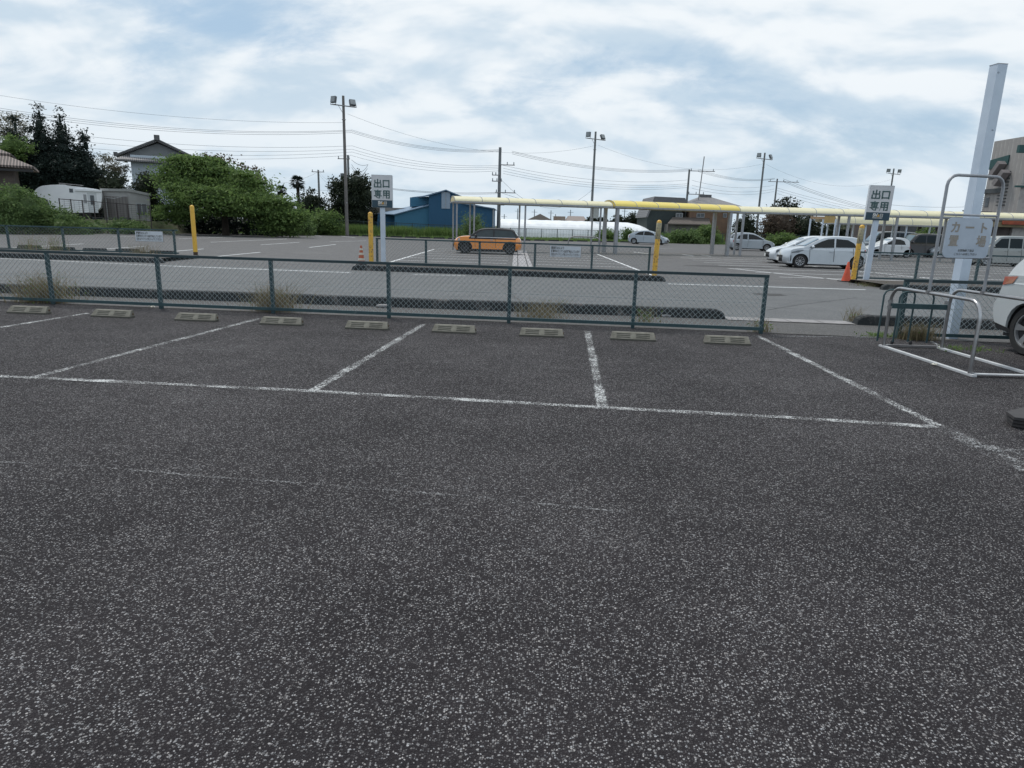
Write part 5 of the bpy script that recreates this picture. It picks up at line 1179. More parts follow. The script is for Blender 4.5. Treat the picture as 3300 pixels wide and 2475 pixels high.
# camper van, white over-cab body
Y = 60; gx = AY(222, 640, Y).x; bz = AY(220, 700, Y).z - .1
terr = MB(); terr.add([(-75, 57.5, 0), (-32.0, 57.5, 0), (-31.0, 62, 0), (-75, 100, 0), (-31, 100, 0), (-75, 58.6, bz - .05), (-33, 58.6, bz - .05), (-32, 63, bz - .05), (-75, 100, bz - .05), (-32, 100, bz - .05)],
    [(0, 1, 6, 5), (1, 2, 7, 6), (5, 6, 7, 9, 8), (2, 4, 9, 7)]); struct('raised_ground', terr, GROUNDM)
CAMP = pm('camper white', (.86, .87, .88), (.80, .81, .83), 2, .35)
t = thing('camper_van', 'white over-cab camper van parked behind the brown fence and bushes', 'camper van', (gx, Y, bz), .48)
Lc = 205 * Y / F / 1.15; sc_ = Lc / 6.0; HH = AY(220, 590, Y).z - bz
top_ = [(-Lc / 2, HH - 1.05), (-Lc / 2 + .05, HH - .75), (-Lc / 2 + .5, HH - .35), (-Lc / 2 + 1.1, HH - .22), (-.2, HH - .12), (0.0, HH - .2), (.5, HH - .24), (Lc / 2 - .4, HH - .38), (Lc / 2, HH - .5), (Lc / 2, HH - 1.2), (Lc / 2 - .3, .5), (-Lc / 2 + 1.0, .5), (-Lc / 2 + 1.0, HH - 1.4), (-Lc / 2 + .4, HH - 1.3)]
top_ = chaikin(top_ + [top_[0]], 2)[:-1]
MB().prism(top_, 0, 2.05).build('body', CAMP, t)
MB().prism([(-Lc / 2 + .35, .45), (-Lc / 2 + .3, HH - 2.1), (-Lc / 2 + .75, HH - 1.43), (-Lc / 2 + .98, HH - 1.43), (-Lc / 2 + 1.0, .45)], .08, 1.95).build('cab', CAMP, t)
MB().prism([(-Lc / 2 + 1.0, HH - 2.15), (-Lc / 2 + .34, HH - 2.15), (-Lc / 2 + .74, HH - 1.46), (-Lc / 2 + 1.0, HH - 1.46)], .05, .075).build('cab_window', WIN, t)
MB().prism([(Lc * .04 - .1, HH - .78), (Lc * .04 + .18, HH - .78), (Lc * .04 + .18, HH - .45), (Lc * .04 - .1, HH - .45)], -.02, -.004).build('window', WIN, t)
MB().box(Lc * .32, Lc * .38, -.02, -.004, HH - 1.75, HH - .95).build('door_window', WIN, t)
MB().box(Lc * .28, Lc * .42, -.012, -.002, .55, HH - .72).build('door', pm('camper door', (.62, .64, .66), (.58, .6, .62), 3, .4), t)
MB().box(Lc * .22, Lc * .265, -.02, -.004, HH - 1.65, HH - .9).build('side_vent', WFRAME, t)
MB().box(Lc * .10, Lc / 2 + .05, -.14, -.004, HH - .62, HH - .46).build('awning_case', CAMP, t)
mb = MB(); mb.beam((-.6, .1, HH - .02), (1.1, .1, HH - .12), .03, .03); mb.beam((-.6, 1.0, HH - .02), (1.1, 1.0, HH - .12), .03, .03); mb.beam((-.6, .1, HH - .02), (-.6, 1.0, HH - .02), .03, .03); mb.beam((1.1, .1, HH - .12), (1.1, 1.0, HH - .12), .03, .03)
for x in (-.55, .2, 1.0): mb.beam((x, .1, HH - .25), (x, .1, HH - .06), .03, .03)
mb.build('roof_rack', STEELD, t)
for x in (-Lc / 2 + .7, Lc / 2 - 1.3): MB().lathe([(.001, 0), (.33, 0), (.33, .2), (.001, .2)], 16, (x, .02, .33), 'y').build('wheel', TYRE, t)
# prefab shed
Y = 61; xa, xb = AY(322, 640, Y).x, AY(480, 640, Y).x; zt = AY(400, 612, Y).z
t = thing('prefab_shed', 'grey prefab shed with flat roof and a dark window right of the camper van', 'shed', (xa, Y, bz - .6), .42)
w = (xb - xa) / 1.12; h = zt - bz + .5
sh = pm('shed wall', (.36, .355, .35), (.30, .295, .29), 1.2, .8)
mb = MB(); mb.add([(0, 1.6, 0), (w * .6, 0, 0), (w, 0, 0), (w, 4, 0), (0, 4, 0), (0, 1.6, h), (w * .6, 0, h), (w, 0, h - .3), (w, 4, h - .3), (0, 4, h)], [(0, 1, 6, 5), (1, 2, 7, 6), (2, 3, 8, 7), (3, 4, 9, 8), (4, 0, 5, 9), (5, 6, 7, 8, 9)]); mb.build('wall', sh, t)
MB().add([(.15, 1.5, 0), (w * .55, .08, 0), (w * .55, .08, h - .45), (.15, 1.5, h - .45), (.15, 1.49, 0), (w * .55, .07, 0), (w * .55, .07, h - .45), (.15, 1.49, h - .45)], [(0, 1, 2, 3), (7, 6, 5, 4), (3, 2, 6, 7)]).build('shutter', stripes('shaded ribbed recess', (.20, .185, .18), (.15, .14, .135), 1.2, 'X', .8), t)  # no real shutter: dark panel paints the shade of the recessed front
mb = MB(); mb.add([(-.1, 1.45, h), (w * .6, -.15, h), (w + .12, -.15, h - .32), (w + .12, 4.1, h - .32), (-.1, 4.1, h), (-.1, 1.45, h + .22), (w * .6, -.15, h + .22), (w + .12, -.15, h - .1), (w + .12, 4.1, h - .1), (-.1, 4.1, h + .22)], [(0, 1, 6, 5), (1, 2, 7, 6), (2, 3, 8, 7), (3, 4, 9, 8), (4, 0, 5, 9), (5, 6, 7, 8, 9), (4, 3, 2, 1, 0)]); mb.build('roof', pm('shed fascia', (.33, .33, .32), (.28, .28, .27), 2, .7), t)
window(t, w * .72, w * .93, h - 2.1, h - 1.0, -.004)
mb = MB(); mb.beam((.1, 1.2, h - .55), (w * .3, -.6, h - .65), .06, .05); mb.beam((w * .3, -.6, h - .65), (w * .55, -.2, h - .35), .05, .05); mb.beam((.35, .9, .2), (.35, .9, h - .6), .07, .07); mb.build('awning_frame', WFRAME, t)
# blue barn
Y = 78
def px(x, y): return AY(x, y, Y)
cx0 = px(1312, 700).x; cx1 = px(1588, 700).x
t = thing('blue_barn', 'dark blue corrugated metal barn with a raised centre and lean-to left of the canopy', 'barn', (px(1382, 700).x, Y, 0), 0)
o_ = px(1382, 700).x; q = lambda x, y: (px(x, y).x - o_, px(x, y).z)
dk = [q(1382, 760), q(1588, 760), q(1588, 671), q(1520, 657), q(1490, 655), q(1490, 635), q(1438, 613), q(1382, 629)]
dk = [(a, max(0, b)) for a, b in dk]
MB().prism(dk, 0, 9).build('gable_wall', BLUEW, t)
cl = [q(1270, 760), q(1382, 760), q(1382, 661), q(1270, 689)]; cl = [(a, max(0, b)) for a, b in cl]
# lean-to goes back to the left: build with its own depth
MB().prism(cl, .35, 8).build('lean_to', BLUEL, t)
MB().prism([q(1313, 665), q(1381, 661), q(1381, 631), q(1313, 634)], 1.8, 7).build('upper_wall', BLUEL, t)
MB().prism([(q(1200, 760)[0], 0), (q(1270, 760)[0] - .02, 0), (q(1270, 760)[0] - .02, q(1270, 690)[1]), (q(1205, 690)[0], q(1205, 690)[1])], 2.2, 8).build('back_wall', BLUEW, t)
a1, a2, b1, b2 = q(1268, 690), q(1383, 659), q(1205, 689), q(1328, 659)
mb = MB(); mb.add([(a1[0], .1, a1[1]), (a2[0] + .05, .1, a2[1]), (b2[0] + .2, 5.5, b2[1] + .25), (b1[0] - .3, 3.2, b1[1] + .1)], [(0, 1, 2, 3)]); mb.v += [(x, y, z - .1) for x, y, z in mb.v]; mb.f += [(7, 6, 5, 4), (0, 4, 5, 1), (1, 5, 6, 2), (2, 6, 7, 3), (3, 7, 4, 0)]; mb.build('lean_to_roof', BLUER, t)
g0, g1, g2_ = q(1375, 631), q(1438, 611), q(1498, 636)
mb = MB(); c0 = q(1308, 633)
mb.add([(g0[0] - .2, -.3, g0[1]), (g1[0], -.3, g1[1]), (g1[0] - .6, 8, g1[1] + .0), (c0[0], 4.2, c0[1] + .1)], [(0, 1, 2, 3)]); mb.v += [(x, y, z - .12) for x, y, z in mb.v]; mb.f += [(7, 6, 5, 4), (0, 4, 5, 1), (1, 5, 6, 2), (2, 6, 7, 3), (3, 7, 4, 0)]
mb.add([(g1[0], -.3, g1[1]), (g2_[0], -.3, g2_[1]), (g2_[0], 8, g2_[1]), (g1[0], 8, g1[1]), (g1[0], -.3, g1[1] - .12), (g2_[0], -.3, g2_[1] - .12), (g2_[0], 8, g2_[1] - .12), (g1[0], 8, g1[1] - .12)], [(0, 1, 2, 3), (7, 6, 5, 4), (0, 4, 5, 1), (1, 5, 6, 2), (2, 6, 7, 3)]); mb.build('roof', BLUER, t)
e0, e1 = q(1490, 654), q(1594, 671)
mb = MB(); mb.add([(e0[0], -.3, e0[1]), (e1[0], -.3, e1[1]), (e1[0], 9, e1[1]), (e0[0], 9, e0[1] + .3), (e0[0], -.3, e0[1] - .1), (e1[0], -.3, e1[1] - .1), (e1[0], 9, e1[1] - .1), (e0[0], 9, e0[1] + .2)], [(0, 1, 2, 3), (7, 6, 5, 4), (0, 4, 5, 1), (1, 5, 6, 2), (2, 6, 7, 3)]); mb.build('side_roof', BLUER, t)
w0, w1 = q(1423, 672), q(1451, 619); MB().box(w0[0], w1[0], -.08, -.004, w0[1], w1[1]).build('shutter', pm('pale blue shutter', (.30, .37, .46), (.26, .33, .42), 2, .6), t)
mb = MB(); mb.beam((w0[0] * .5 + w1[0] * .5, -.1, w0[1] + .05), (w0[0] * .5 + w1[0] * .5, -.1, w1[1] - .05), .05, .03); mb.build('shutter_seam', WFRAME, t)
MB().tube([(e1[0] - .15, -.2, 0), (e1[0] - .15, -.2, e1[1] - .1)], .06, 6).build('downpipe', WFRAME, t)
# low grey shed roof behind the exit sign
p = px(1165, 690); t = thing('low_shed', 'low blue and grey shed behind the left exit sign', 'shed', (px(1155, 700).x, 82, 0), 0)
MB().box(0, 5.2, 0, 4, 0, AY(1200, 688, 82).z).build('wall', BLUEW, t)
MB().prism([(-.4, AY(1200, 690, 82).z), (.6, AY(1200, 668, 82).z), (6.6, AY(1200, 668, 82).z), (6.8, AY(1200, 688, 82).z)], -.4, 4.4).build('roof', pm('rusty grey roof', (.25, .23, .21), (.17, .15, .14), 1.5, .8), t)
# greenhouse tunnel
Y = 92; xa, xb = AY(1612, 740, Y).x, AY(2110, 740, Y).x; zt = AY(1850, 711, Y).z
PLAST = pm('greenhouse film', (.90, .91, .92), (.78, .80, .82), 1.2, .35, third=(.55, .6, .62), th=(.6, .75), tscale=2)
t = thing('greenhouse', 'long white plastic tunnel greenhouse behind the grass verge', 'greenhouse', (xa, Y, 0), 0)
mb = MB(); k = 16; n = 26; R_ = 3.2
for i in range(n + 1):
    x = (xb - xa) * i / n; f_ = 1.0 if i < n - 5 else math.sqrt(max(.02, 1 - ((i - (n - 5)) / 5.2) ** 2 * .75))
    for j in range(k + 1): a = PI * j / k; mb.v.append((x + (.0), R_ - R_ * math.cos(a), zt * f_ * math.sin(a) ** .75 * (1 - .012 * (i % 2))))
for i in range(n):
    for j in range(k): a = i * (k + 1) + j; mb.f.append((a, a + 1, a + k + 2, a + k + 1))
mb.build('film', PLAST, t)
mb = MB(); mb.prism([(R_ - R_ * math.cos(PI * j / k), zt * math.sin(PI * j / k) ** .75) for j in range(k + 1)], -.04, -.01, 'x'); mb.build('end_wall', PLAST, t)
mb = MB()
for j in range(1, 6): y = R_ * 2 * j / 6; h = zt * math.sin(math.acos(1 - y / R_)) ** .75; mb.beam((-.08, y, 0), (-.08, y, h), .06, .06)
for z in (.8, 1.5, 2.1): mb.beam((-.09, .6, z), (-.09, R_ * 2 - .6, z), .05, .05)
mb.build('end_frame', TEALD, t)
# brown house group on the right
Y = 98; t = thing('brown_house', 'brown two-storey house with grey hipped tile roof behind the bright yellow canopy', 'house', (AY(2230, 745, Y).x, Y, 0), 0)
o_ = AY(2230, 745, Y).x; q = lambda x, y: (AY(x, y, Y).x - o_, AY(x, y, Y).z)
a, b = q(2225, 662), q(2362, 662)
MB().box(a[0], b[0], 0, 7, 0, a[1]).build('wall', pm('ochre brown wall', (.24, .145, .09), (.17, .11, .08), 1.0, .9), t)
e0, e1, r0_, r1_ = q(2210, 660), q(2385, 660), q(2277, 635), q(2312, 633); e1 = (e1[0], e0[1]); r1_ = (r1_[0], r0_[1])
mb = MB(); mb.add([(e0[0], -.8, e0[1]), (e1[0], -.8, e0[1]), (e1[0], 7.8, e0[1]), (e0[0], 7.8, e0[1]), (r0_[0], 3.5, r0_[1] + .2), (r1_[0], 3.5, r0_[1] + .2), (e0[0], -.8, e0[1] - .2), (e1[0], -.8, e0[1] - .2), (e1[0], 7.8, e0[1] - .2), (e0[0], 7.8, e0[1] - .2)],
    [(0, 1, 5, 4), (1, 2, 5), (2, 3, 4, 5), (3, 0, 4), (0, 6, 7, 1), (1, 7, 8, 2), (2, 8, 9, 3), (3, 9, 6, 0), (9, 8, 7, 6)]); rr_ = mb.build('roof', TILE, t)
MB().box(r0_[0] - .1, r1_[0] + .1, 3.3, 3.7, r0_[1] + .15, r0_[1] + .5).build('ridge_tiles', pm('ridge tile', (.14, .145, .15)), rr_)
for x0, x1_ in ((2178, 2200), (2245, 2270), (2330, 2342)): c0, c1 = q(x0, 700), q(x1_, 688); window(t, c0[0], c1[0], c0[1], c1[1], -.004)
c0 = q(2135, 720); c1 = q(2290, 700)
mb = MB(); mb.add([(q(2135, 720)[0], -3.2, q(2135, 720)[1]), (q(2270, 722)[0], -3.2, q(2135, 720)[1]), (q(2285, 703)[0], -.02, q(2200, 700)[1]), (q(2168, 700)[0], -.02, q(2200, 700)[1])], [(0, 1, 2, 3)]); mb.v += [(x, y, z - .15) for x, y, z in mb.v]; mb.f += [(7, 6, 5, 4), (0, 4, 5, 1), (1, 5, 6, 2), (3, 7, 4, 0)]; mb.build('porch_roof', TILEB, t)
MB().box(q(2140, 720)[0], q(2265, 720)[0], -2.6, -.3, 0, q(2135, 722)[1]).build('porch_wall', pm('faded porch wall', (.20, .20, .19), (.12, .11, .10), .8, .8), t)
t = thing('dark_shed', 'dark green-grey steep-roofed shed joined to the brown house on its left', 'shed', (q(2110, 745)[0] + o_, Y + .5, 0), 0)
o2 = q(2110, 745)[0]; pts = [q(2083, 760), q(2215, 760), q(2215, 668), q(2150, 648) , q(2112, 648) , q(2112, 660), q(2095, 690), q(2083, 697)]
MB().prism([(a - o2, max(0, b)) for a, b in [q(2086, 760), q(2200, 760), q(2200, 655), q(2112, 655), q(2086, 700)]], 0, 8).build('wall', pm('dark green wall', (.04, .055, .055), (.03, .04, .042), 2, .8), t)
mb = MB(); P0 = [(a - o2, b) for a, b in [q(2082, 700), q(2110, 633), q(2208, 638), q(2214, 656), q(2122, 656)]]
mb.prism([P0[0], P0[1], (P0[1][0] + .25, P0[1][1]), (P0[0][0] + .25, P0[0][1])], -.5, 8.4); mb.prism([(P0[1][0], P0[1][1] - 1.2), P0[1], P0[2], (P0[3][0], P0[3][1] - .1)], -.6, 8.4); mb.build('roof', stripes('slate roof', (.17, .17, .18), (.13, .13, .14), 3, 'X', .7), t)
# large shop building on the right: its near corner stands right of the white post, the long side wall runs away to the left
CX = AY(3262, 745, 70); X0 = CX.x; t = thing('shop_building', 'large grey concrete shop building with green bands and outside stairs at the right edge', 'building', (X0, 70, 0), 0)
q = lambda x, y: (AX(x, y, X0).y - 70, AX(x, y, X0).z)           # on the side wall
qf = lambda x, y: (AY(x, y, 70).x - X0, AY(x, y, 70).z)          # on the front
CONW = stripes('shop wall panels', (.38, .365, .35), (.31, .295, .285), .55, 'Y', .85, 0, .01, (.02, .1), .25)
GRN = pm('green band', (.018, .075, .075), (.015, .06, .06), 2, .6)
yl = q(3160, 700)[0]; z_near, z_far = q(3262, 447)[1], q(3170, 462)[1]
MB().prism([(0, 0), (yl, 0), (yl, z_far), (0, z_near)], 0, 16, 'x').build('wall', CONW, t)
def wallquad(name, x0, x1, yt0, yt1, hgt_, mat, th=.12):
    (a, za), (b, zb_) = q(x0, yt0), q(x1, yt1)
    MB().prism([(a, za - hgt_), (b, zb_ - hgt_), (b, zb_), (a, za)], -th, -.004, 'x').build(name, mat, t)
wallquad('green_band', 3168, 3256, 524, 499, .95, GRN)
wallquad('ledge', 3160, 3238, 612, 606, .45, pm('dark ledge', (.07, .08, .085), (.05, .055, .06), 3, .7), .3)
wallquad('window', 3193, 3206, 548, 546, 1.0, WIN, .03); wallquad('window', 3178, 3190, 637, 636, 1.0, WIN, .03)
a = qf(3275, 490); MB().box(a[0], 16, -.35, -.004, qf(3280, 493)[1], qf(3280, 468)[1]).build('green_band', GRN, t)
a = qf(3268, 606); MB().box(a[0], 16, -.25, -.004, qf(3280, 604)[1], qf(3280, 598)[1]).build('ledge', GRN, t)
(a, za), (b, zb_) = q(3250, 600), q(3224, 600); mb = MB()
for k in range(11): zz = q(3238, 662)[1] + k * .33; mb.box(-.14, -.004, min(a, b), max(a, b), zz, zz + .10)
mb.build('louvre', pm('dark ledge', (.07, .08, .085)), t)
(a, za), (b, zb_) = q(3212, 600), q(3162, 600); mb = MB()
for k in range(8): zz = q(3190, 682)[1] + k * .2; mb.box(-1.0, -.95, min(a, b), max(a, b), zz, zz + .05)
mb.box(-1.0, -.004, min(a, b), max(a, b), q(3190, 686)[1], q(3190, 682)[1]); mb.build('balcony_rail', STEELD, t)
mb = MB()
for (xa_, ya_), (xb_, yb_) in (((3212, 572), (3246, 524)), ((3226, 596), (3258, 552))):
    p0, p1_2 = q(xa_, ya_), q(xb_, yb_); mb.beam((-.5, p0[0], p0[1]), (-.5, p1_2[0], p1_2[1]), .8, .5)
mb.build('stair', pm('stair concrete', (.22, .20, .205), (.18, .17, .17), 2, .8), t)
# low shop front below: orange striped awning and dark glass
Y = 70; t = thing('shop_arcade', 'low brown shop arcade under the canopy with orange awning boards', 'shop', (AY(2880, 745, Y).x, Y, 0), 0)
o_ = AY(2880, 745, Y).x; q = lambda x, y: (AY(x, y, Y).x - o_, AY(x, y, Y).z)
MB().box(0, 22, .3, 9, 0, q(2880, 690)[1]).build('wall', pm('brown shop wall', (.10, .085, .08), (.065, .055, .055), 1.0, .85), t)
MB().box(-8, 22, -.6, .28, q(2880, 722)[1], q(2880, 706)[1]).build('fascia', pm('ochre fascia', (.24, .20, .11), (.18, .15, .09), .7, .7), t)
for x0, x1_ in ((2912, 3012), (3035, 3130), (3215, 3288)):
    MB().box(q(x0, 720)[0], q(x1_, 720)[0], -.85, -.61, q(x0, 723)[1], q(x0, 704)[1]).build('awning_board', pm('orange awning', (.36, .085, .035), (.22, .05, .03), 1.6, .7), t)
for x0, x1_, m_ in ((2905, 2960, WIN), (2975, 3020, FOLE), (3060, 3160, WIN)):
    MB().box(q(x0, 720)[0], q(x1_, 720)[0], .1, .28, .3, 2.6).build('shop_window', WIN, t)
# distant houses beyond the greenhouse
for k, (x0, x1_, yt, ye, Yd, lb) in enumerate([(1705, 1775, 688, 706, 170, 'distant tan gabled house roof just left of the small brown sign'), (1830, 1888, 695, 710, 175, 'distant tan house roof right of the small brown sign')]):
    a, b = AY(x0, ye, Yd), AY(x1_, ye, Yd); t = thing('distant_house', lb, 'house', (a.x, Yd, 0), 0); w = b.x - a.x
    MB().box(.4, w - .4, 0, 8, 0, a.z).build('wall', pm('far wall', (.36, .33, .32), (.3, .28, .27), 1, .9), t)
    zr = AY(x0, yt, Yd).z
    if k == 0: MB().prism([(-.3, a.z - .1), (w / 2, zr), (w + .3, a.z - .1)], -.5, 8).build('roof', stripes('far tiles', (.29, .24, .215), (.21, .18, .165), 2, 'X', .8), t)
    else: mb = MB(); mb.add([(-.4, -.5, a.z - .1), (w + .4, -.5, a.z - .1), (w - .2, 4, zr), (.3, 4, zr), (w + .4, 8, a.z - .1), (-.4, 8, a.z - .1)], [(0, 1, 2, 3), (1, 4, 2), (4, 5, 3, 2), (5, 0, 3)]); mb.build('roof', stripes('far tiles', (.29, .24, .215), (.21, .18, .165), 2, 'X', .8), t)
t = thing('distant_signboard', 'small brown signboard standing between the two distant tan houses', 'signboard', (AY(1802, 720, 150).x, 150, 0), 0)
MB().beam((0, 0, 0), (0, 0, AY(1802, 712, 150).z), .3, .3).build('post', GALV, t); MB().box(-1.3, 1.3, -.1, .1, AY(1802, 712, 150).z, AY(1802, 697, 150).z).build('panel', pm('far sign', (.30, .2, .16), (.36, .3, .26), .8, .7), t)
# small distant poles on the horizon
for k, (x, yt) in enumerate([(1625, 690), (1668, 672), (1722, 675), (1775, 678), (1790, 690), (1838, 676), (2012, 672), (2045, 678), (2068, 670)]):
    Yd = 190; a = AY(x, 700, Yd); h = AY(x, yt, Yd).z; t = thing('distant_pole', 'faint distant utility pole on the horizon above the greenhouse, %s from the left' % ORD[k], 'utility pole', (a.x, Yd, 0), 0, 'faint distant utility poles')
    MB().lathe([(.17, 0), (.11, h), (.001, h)], 6).build('pole', pm('far pole', (.34, .37, .40), (.3, .33, .36), 1, .8), t); MB().beam((-.8, 0, h - .7), (.8, 0, h - .7), .09, .10).build('cross_arm', pm('far pole', (.34, .37, .40)), t)
# far lot boundary kerb stones / wheel stops along the verge
wv = [G(1130 + 53 * k, 764 + .024 * 53 * k * .8) for k in range(23)]
st = thing('wheel_stop', 'x', 'wheel stop', (0, 0, 0)); MB().add([(-.6, -.08, 0), (.6, -.08, 0), (.6, .08, 0), (-.6, .08, 0), (-.57, -.05, .14), (.57, -.05, .14), (.57, .05, .14), (-.57, .05, .14)], [(3, 2, 1, 0), (4, 5, 6, 7), (0, 1, 5, 4), (1, 2, 6, 5), (2, 3, 7, 6), (3, 0, 4, 7)]).build('block', CONCD, st)
for k in range(20):
    x = 1140 + 46 * k
    y = np.interp(x, [1118, 1500, 1900, 2100], [760, 772, 779, 783]); p = G(x, y); o = st if k == 0 else copy_tree(st); o.location = (p.x, p.y - .2, LZ); o['label'] = 'dark kerb-side wheel stop below the grass verge, %s from the left of its row' % ORD[k]; o['group'] = 'wheel stops along the far verge'
# brown grid fence in front of the camper, green verge fences
def rail_fence(name, label, pts, Y, h, n, mat, grid=True, z0=0.0):
    a, b = AY(pts[0][0], pts[0][1], Y[0]), AY(pts[1][0], pts[1][1], Y[1]); A, B = Vector((a.x, a.y, 0)), Vector((b.x, b.y, 0)); L_ = (B - A).length
    t = thing(name, label, 'fence', A, math.atan2(B.y - A.y, B.x - A.x)); zt0, zt1 = a.z, b.z
    for i in range(n + 1): x = L_ * i / n; z = zt0 + (zt1 - zt0) * i / n; MB().beam((x, 0, z0), (x, 0, z + .06), .07, .07).build('post', mat, t)
    mb = MB(); mb.beam((0, 0, zt0), (L_, 0, zt1), .05, .06); mb.beam((0, 0, zt0 - h * .93), (L_, 0, zt1 - h * .93), .04, .05); mb.build('rail', mat, t)
    if grid:
        mb = MB(); m_ = int(L_ / .35)
        for i in range(m_): x = L_ * i / m_; z = zt0 + (zt1 - zt0) * i / m_; mb.beam((x, .02, z - h * .93), (x, .02, z), .012, .012)
        for k in range(1, 8): mb.beam((0, .02, zt0 - h * .93 * k / 8), (L_, .02, zt1 - h * .93 * k / 8), .012, .012)
        mb.build('wire_grid', mat, t)
    return t
BRF = pm('brown fence steel', (.06, .045, .045), (.04, .032, .034), 5, .6)
rail_fence('grid_fence', 'dark brown steel grid fence in front of the camper van and shed', ((190, 641), (482, 664)), (56.5, 58), 1.35, 8, BRF)
TG = pm('dark green verge fence steel', (.035, .06, .062), (.03, .05, .05), 5, .6)
rail_fence('verge_fence', 'dark green mesh fence behind the weeds under the big green tree', ((300, 702), (1115, 711)), (60, 76), 1.1, 14, TG)
rail_fence('verge_fence', 'dark green mesh fence behind the long grass from the tall pole to the barn', ((1120, 711), (1590, 733)), (77, 77), 1.2, 9, TG)
rail_fence('verge_fence', 'dark green mesh fence in front of the white greenhouse', ((1595, 734), (2140, 748)), (84, 86), 1.3, 11, TG)
rail_fence('verge_fence', 'dark green mesh fence between the brown house and the parked cars', ((2140, 750), (2760, 762)), (86, 88), 1.3, 10, TG)

# ------------------------------------------------------------------ trees and plants
def T(x0, x1, yt, yb, Y):
    """world box from photo extents at depth Y -> centre x, half width, top z, bottom z"""
    a, b = AY(x0, yb, Y), AY(x1, yb, Y); c = AY((x0 + x1) / 2, yt, Y); return (a.x + b.x) / 2, (b.x - a.x) / 2, c.z, a.z
# big green tree: a wide mound with drooping sprays
Y = 62; cx, hw, zt, _ = T(468, 930, 507, 757, Y)
def zx(x, y): p = AY(x, y, Y); return p.x - cx, p.z
bl = []
for x, y, rx, rz, yo in [(585, 590, 70, 62, 0), (640, 585, 85, 65, 0), (720, 610, 85, 62, -.5), (800, 645, 75, 55, -.5), (862, 690, 62, 45, -1), (572, 628, 36, 48, 0), (625, 632, 68, 36, -2.0), (700, 640, 90, 32, -2.5), (790, 668, 70, 28, -2.6), (600, 535, 60, 28, 0), (900, 705, 34, 42, -1), (566, 690, 34, 34, -1), (880, 735, 36, 20, -1.5), (918, 740, 24, 18, -1), (690, 684, 40, 12, -3)]:
    a, z = zx(x, y); k_ = Y / F; bl.append((a, yo, max(z, .4), rx * k_, rx * k_ * .9, rz * k_))
for i in range(44):      # sprays that stand out of the mound
    b0 = bl[random.randrange(0, 12)]; th = random.uniform(-.2, PI + .2); ph = random.uniform(-1.2, .3)
    dx_, dz_ = math.cos(th), math.sin(th); bl.append((b0[0] + dx_ * b0[3] * 1.02, b0[1] - abs(ph) * b0[4] * .5, b0[2] + dz_ * b0[5] * 1.02, random.uniform(.5, 1.15), random.uniform(.5, .9), random.uniform(.16, .34)))
tree('green_tree', 'broad fresh green tree with drooping sprays left of the tallest pole', 'tree', (cx + .8, Y, 0), bl, FOLG, 52000, .27, .34, (.3, 3.5), None, None, 48, .35, .18, 2.4, 8, flat=(1.6, 1.6, .32))
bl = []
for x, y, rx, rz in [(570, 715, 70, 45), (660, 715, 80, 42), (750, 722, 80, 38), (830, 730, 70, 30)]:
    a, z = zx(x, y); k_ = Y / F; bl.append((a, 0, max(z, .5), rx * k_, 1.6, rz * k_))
tree('shade_thicket', 'added near-black thicket painting the shade beneath the broad green tree', 'thicket', (cx, Y + 3.6, 0), bl, FOLD, 7000, .26, .35, None)  # added undergrowth; its near-black leaves paint the shade under the crown
# bronze tree behind
Y = 70; cx, hw, zt, _ = T(660, 840, 495, 600, Y); s = Y / F
tree('bronze_tree', 'sparse bronze-leaved tree showing above the broad green tree', 'tree', (cx, Y, 0), [(-2.2, 0, zt - .8, 1.5, 1.5, .8), (-.6, 0, zt - 1.3, 1.4, 1.5, 1.0), (1.2, 0, zt - 1.9, 1.5, 1.4, .9), (2.4, .3, zt - 2.8, 1.3, 1.2, .7), (0, 0, zt - 3.4, 3, 1.8, 1.5), (4.2, 0, zt - 5.2, 1.6, 1.3, .9)], FOLP, 2600, .28, .30, (.22, 6), None, False, 18, 0, .6)
# conifers
Y = 68
for k, (x, yt, w) in enumerate([(75, 395, 20), (122, 345, 26), (155, 395, 24), (185, 362, 28), (228, 398, 22), (262, 420, 22)]):
    p = AY(x, 640, Y); zt = AY(x, yt, Y).z; s = Y / F; h = zt; bb = []
    for q_ in range(10):
        f = q_ / 9; ww = w * s * (2.9 if f < .5 else 2.9 * (1 - (f - .5) / .5) ** 1.3 + .22)
        bb.append((random.uniform(-.3, .3), random.uniform(-.4, .4), h * (.12 + .84 * f), max(.2, ww), max(.2, ww), h * .09))
    for q_ in range(3):
        sx2 = random.choice((-1, 1)) * random.uniform(.6, 1.2) * w * s; hs = h * random.uniform(.58, .70); bb += [(sx2, 0, hs, .3, .3, h * .07), (sx2 * .9, 0, hs - h * .09, .6, .6, h * .09)]
    tree('conifer', 'dark pointed conifer behind the camper van, %s from the left of its clump' % ORD[k], 'tree', (p.x, Y + (k % 2) * 1.5, 0), bb, FOLD, 13000, .26, .26, (.2, h * .5), 'dark conifers behind the camper van', None, 26, -.5, .3, 2.4)
Y = 80
cx, hw, zt, _ = T(0, 95, 350, 520, Y)
tree('bamboo_clump', 'feathery brownish bamboo clump behind the conifers at the left edge', 'bamboo', (cx, Y, 0), [(-.9, 0, zt - 1.6, .9, .9, 1.5), (.8, 0, zt - 2.2, 1.0, .9, 1.9), (-.2, 0, zt - 4.4, 1.9, 1.2, 2), (-1.6, 0, zt - 5, 1.3, 1.2, 1.8)], FOLR, 5200, .34, .35, (.12, zt - 3), None, False, 20, .5, .6, 4)
cx, hw, zt, _ = T(10, 80, 430, 480, 66)
tree('bush', 'light green leafy bush top at the left edge above the old house roof', 'bush', (cx, 66, 0), [(0, 0, zt - 1.2, 1.5, 1.3, 1.1), (-1, 0, zt - 2.5, 1.6, 1.3, 1.2)], FOLG, 3000, .22, .25, (.15, zt - 2))
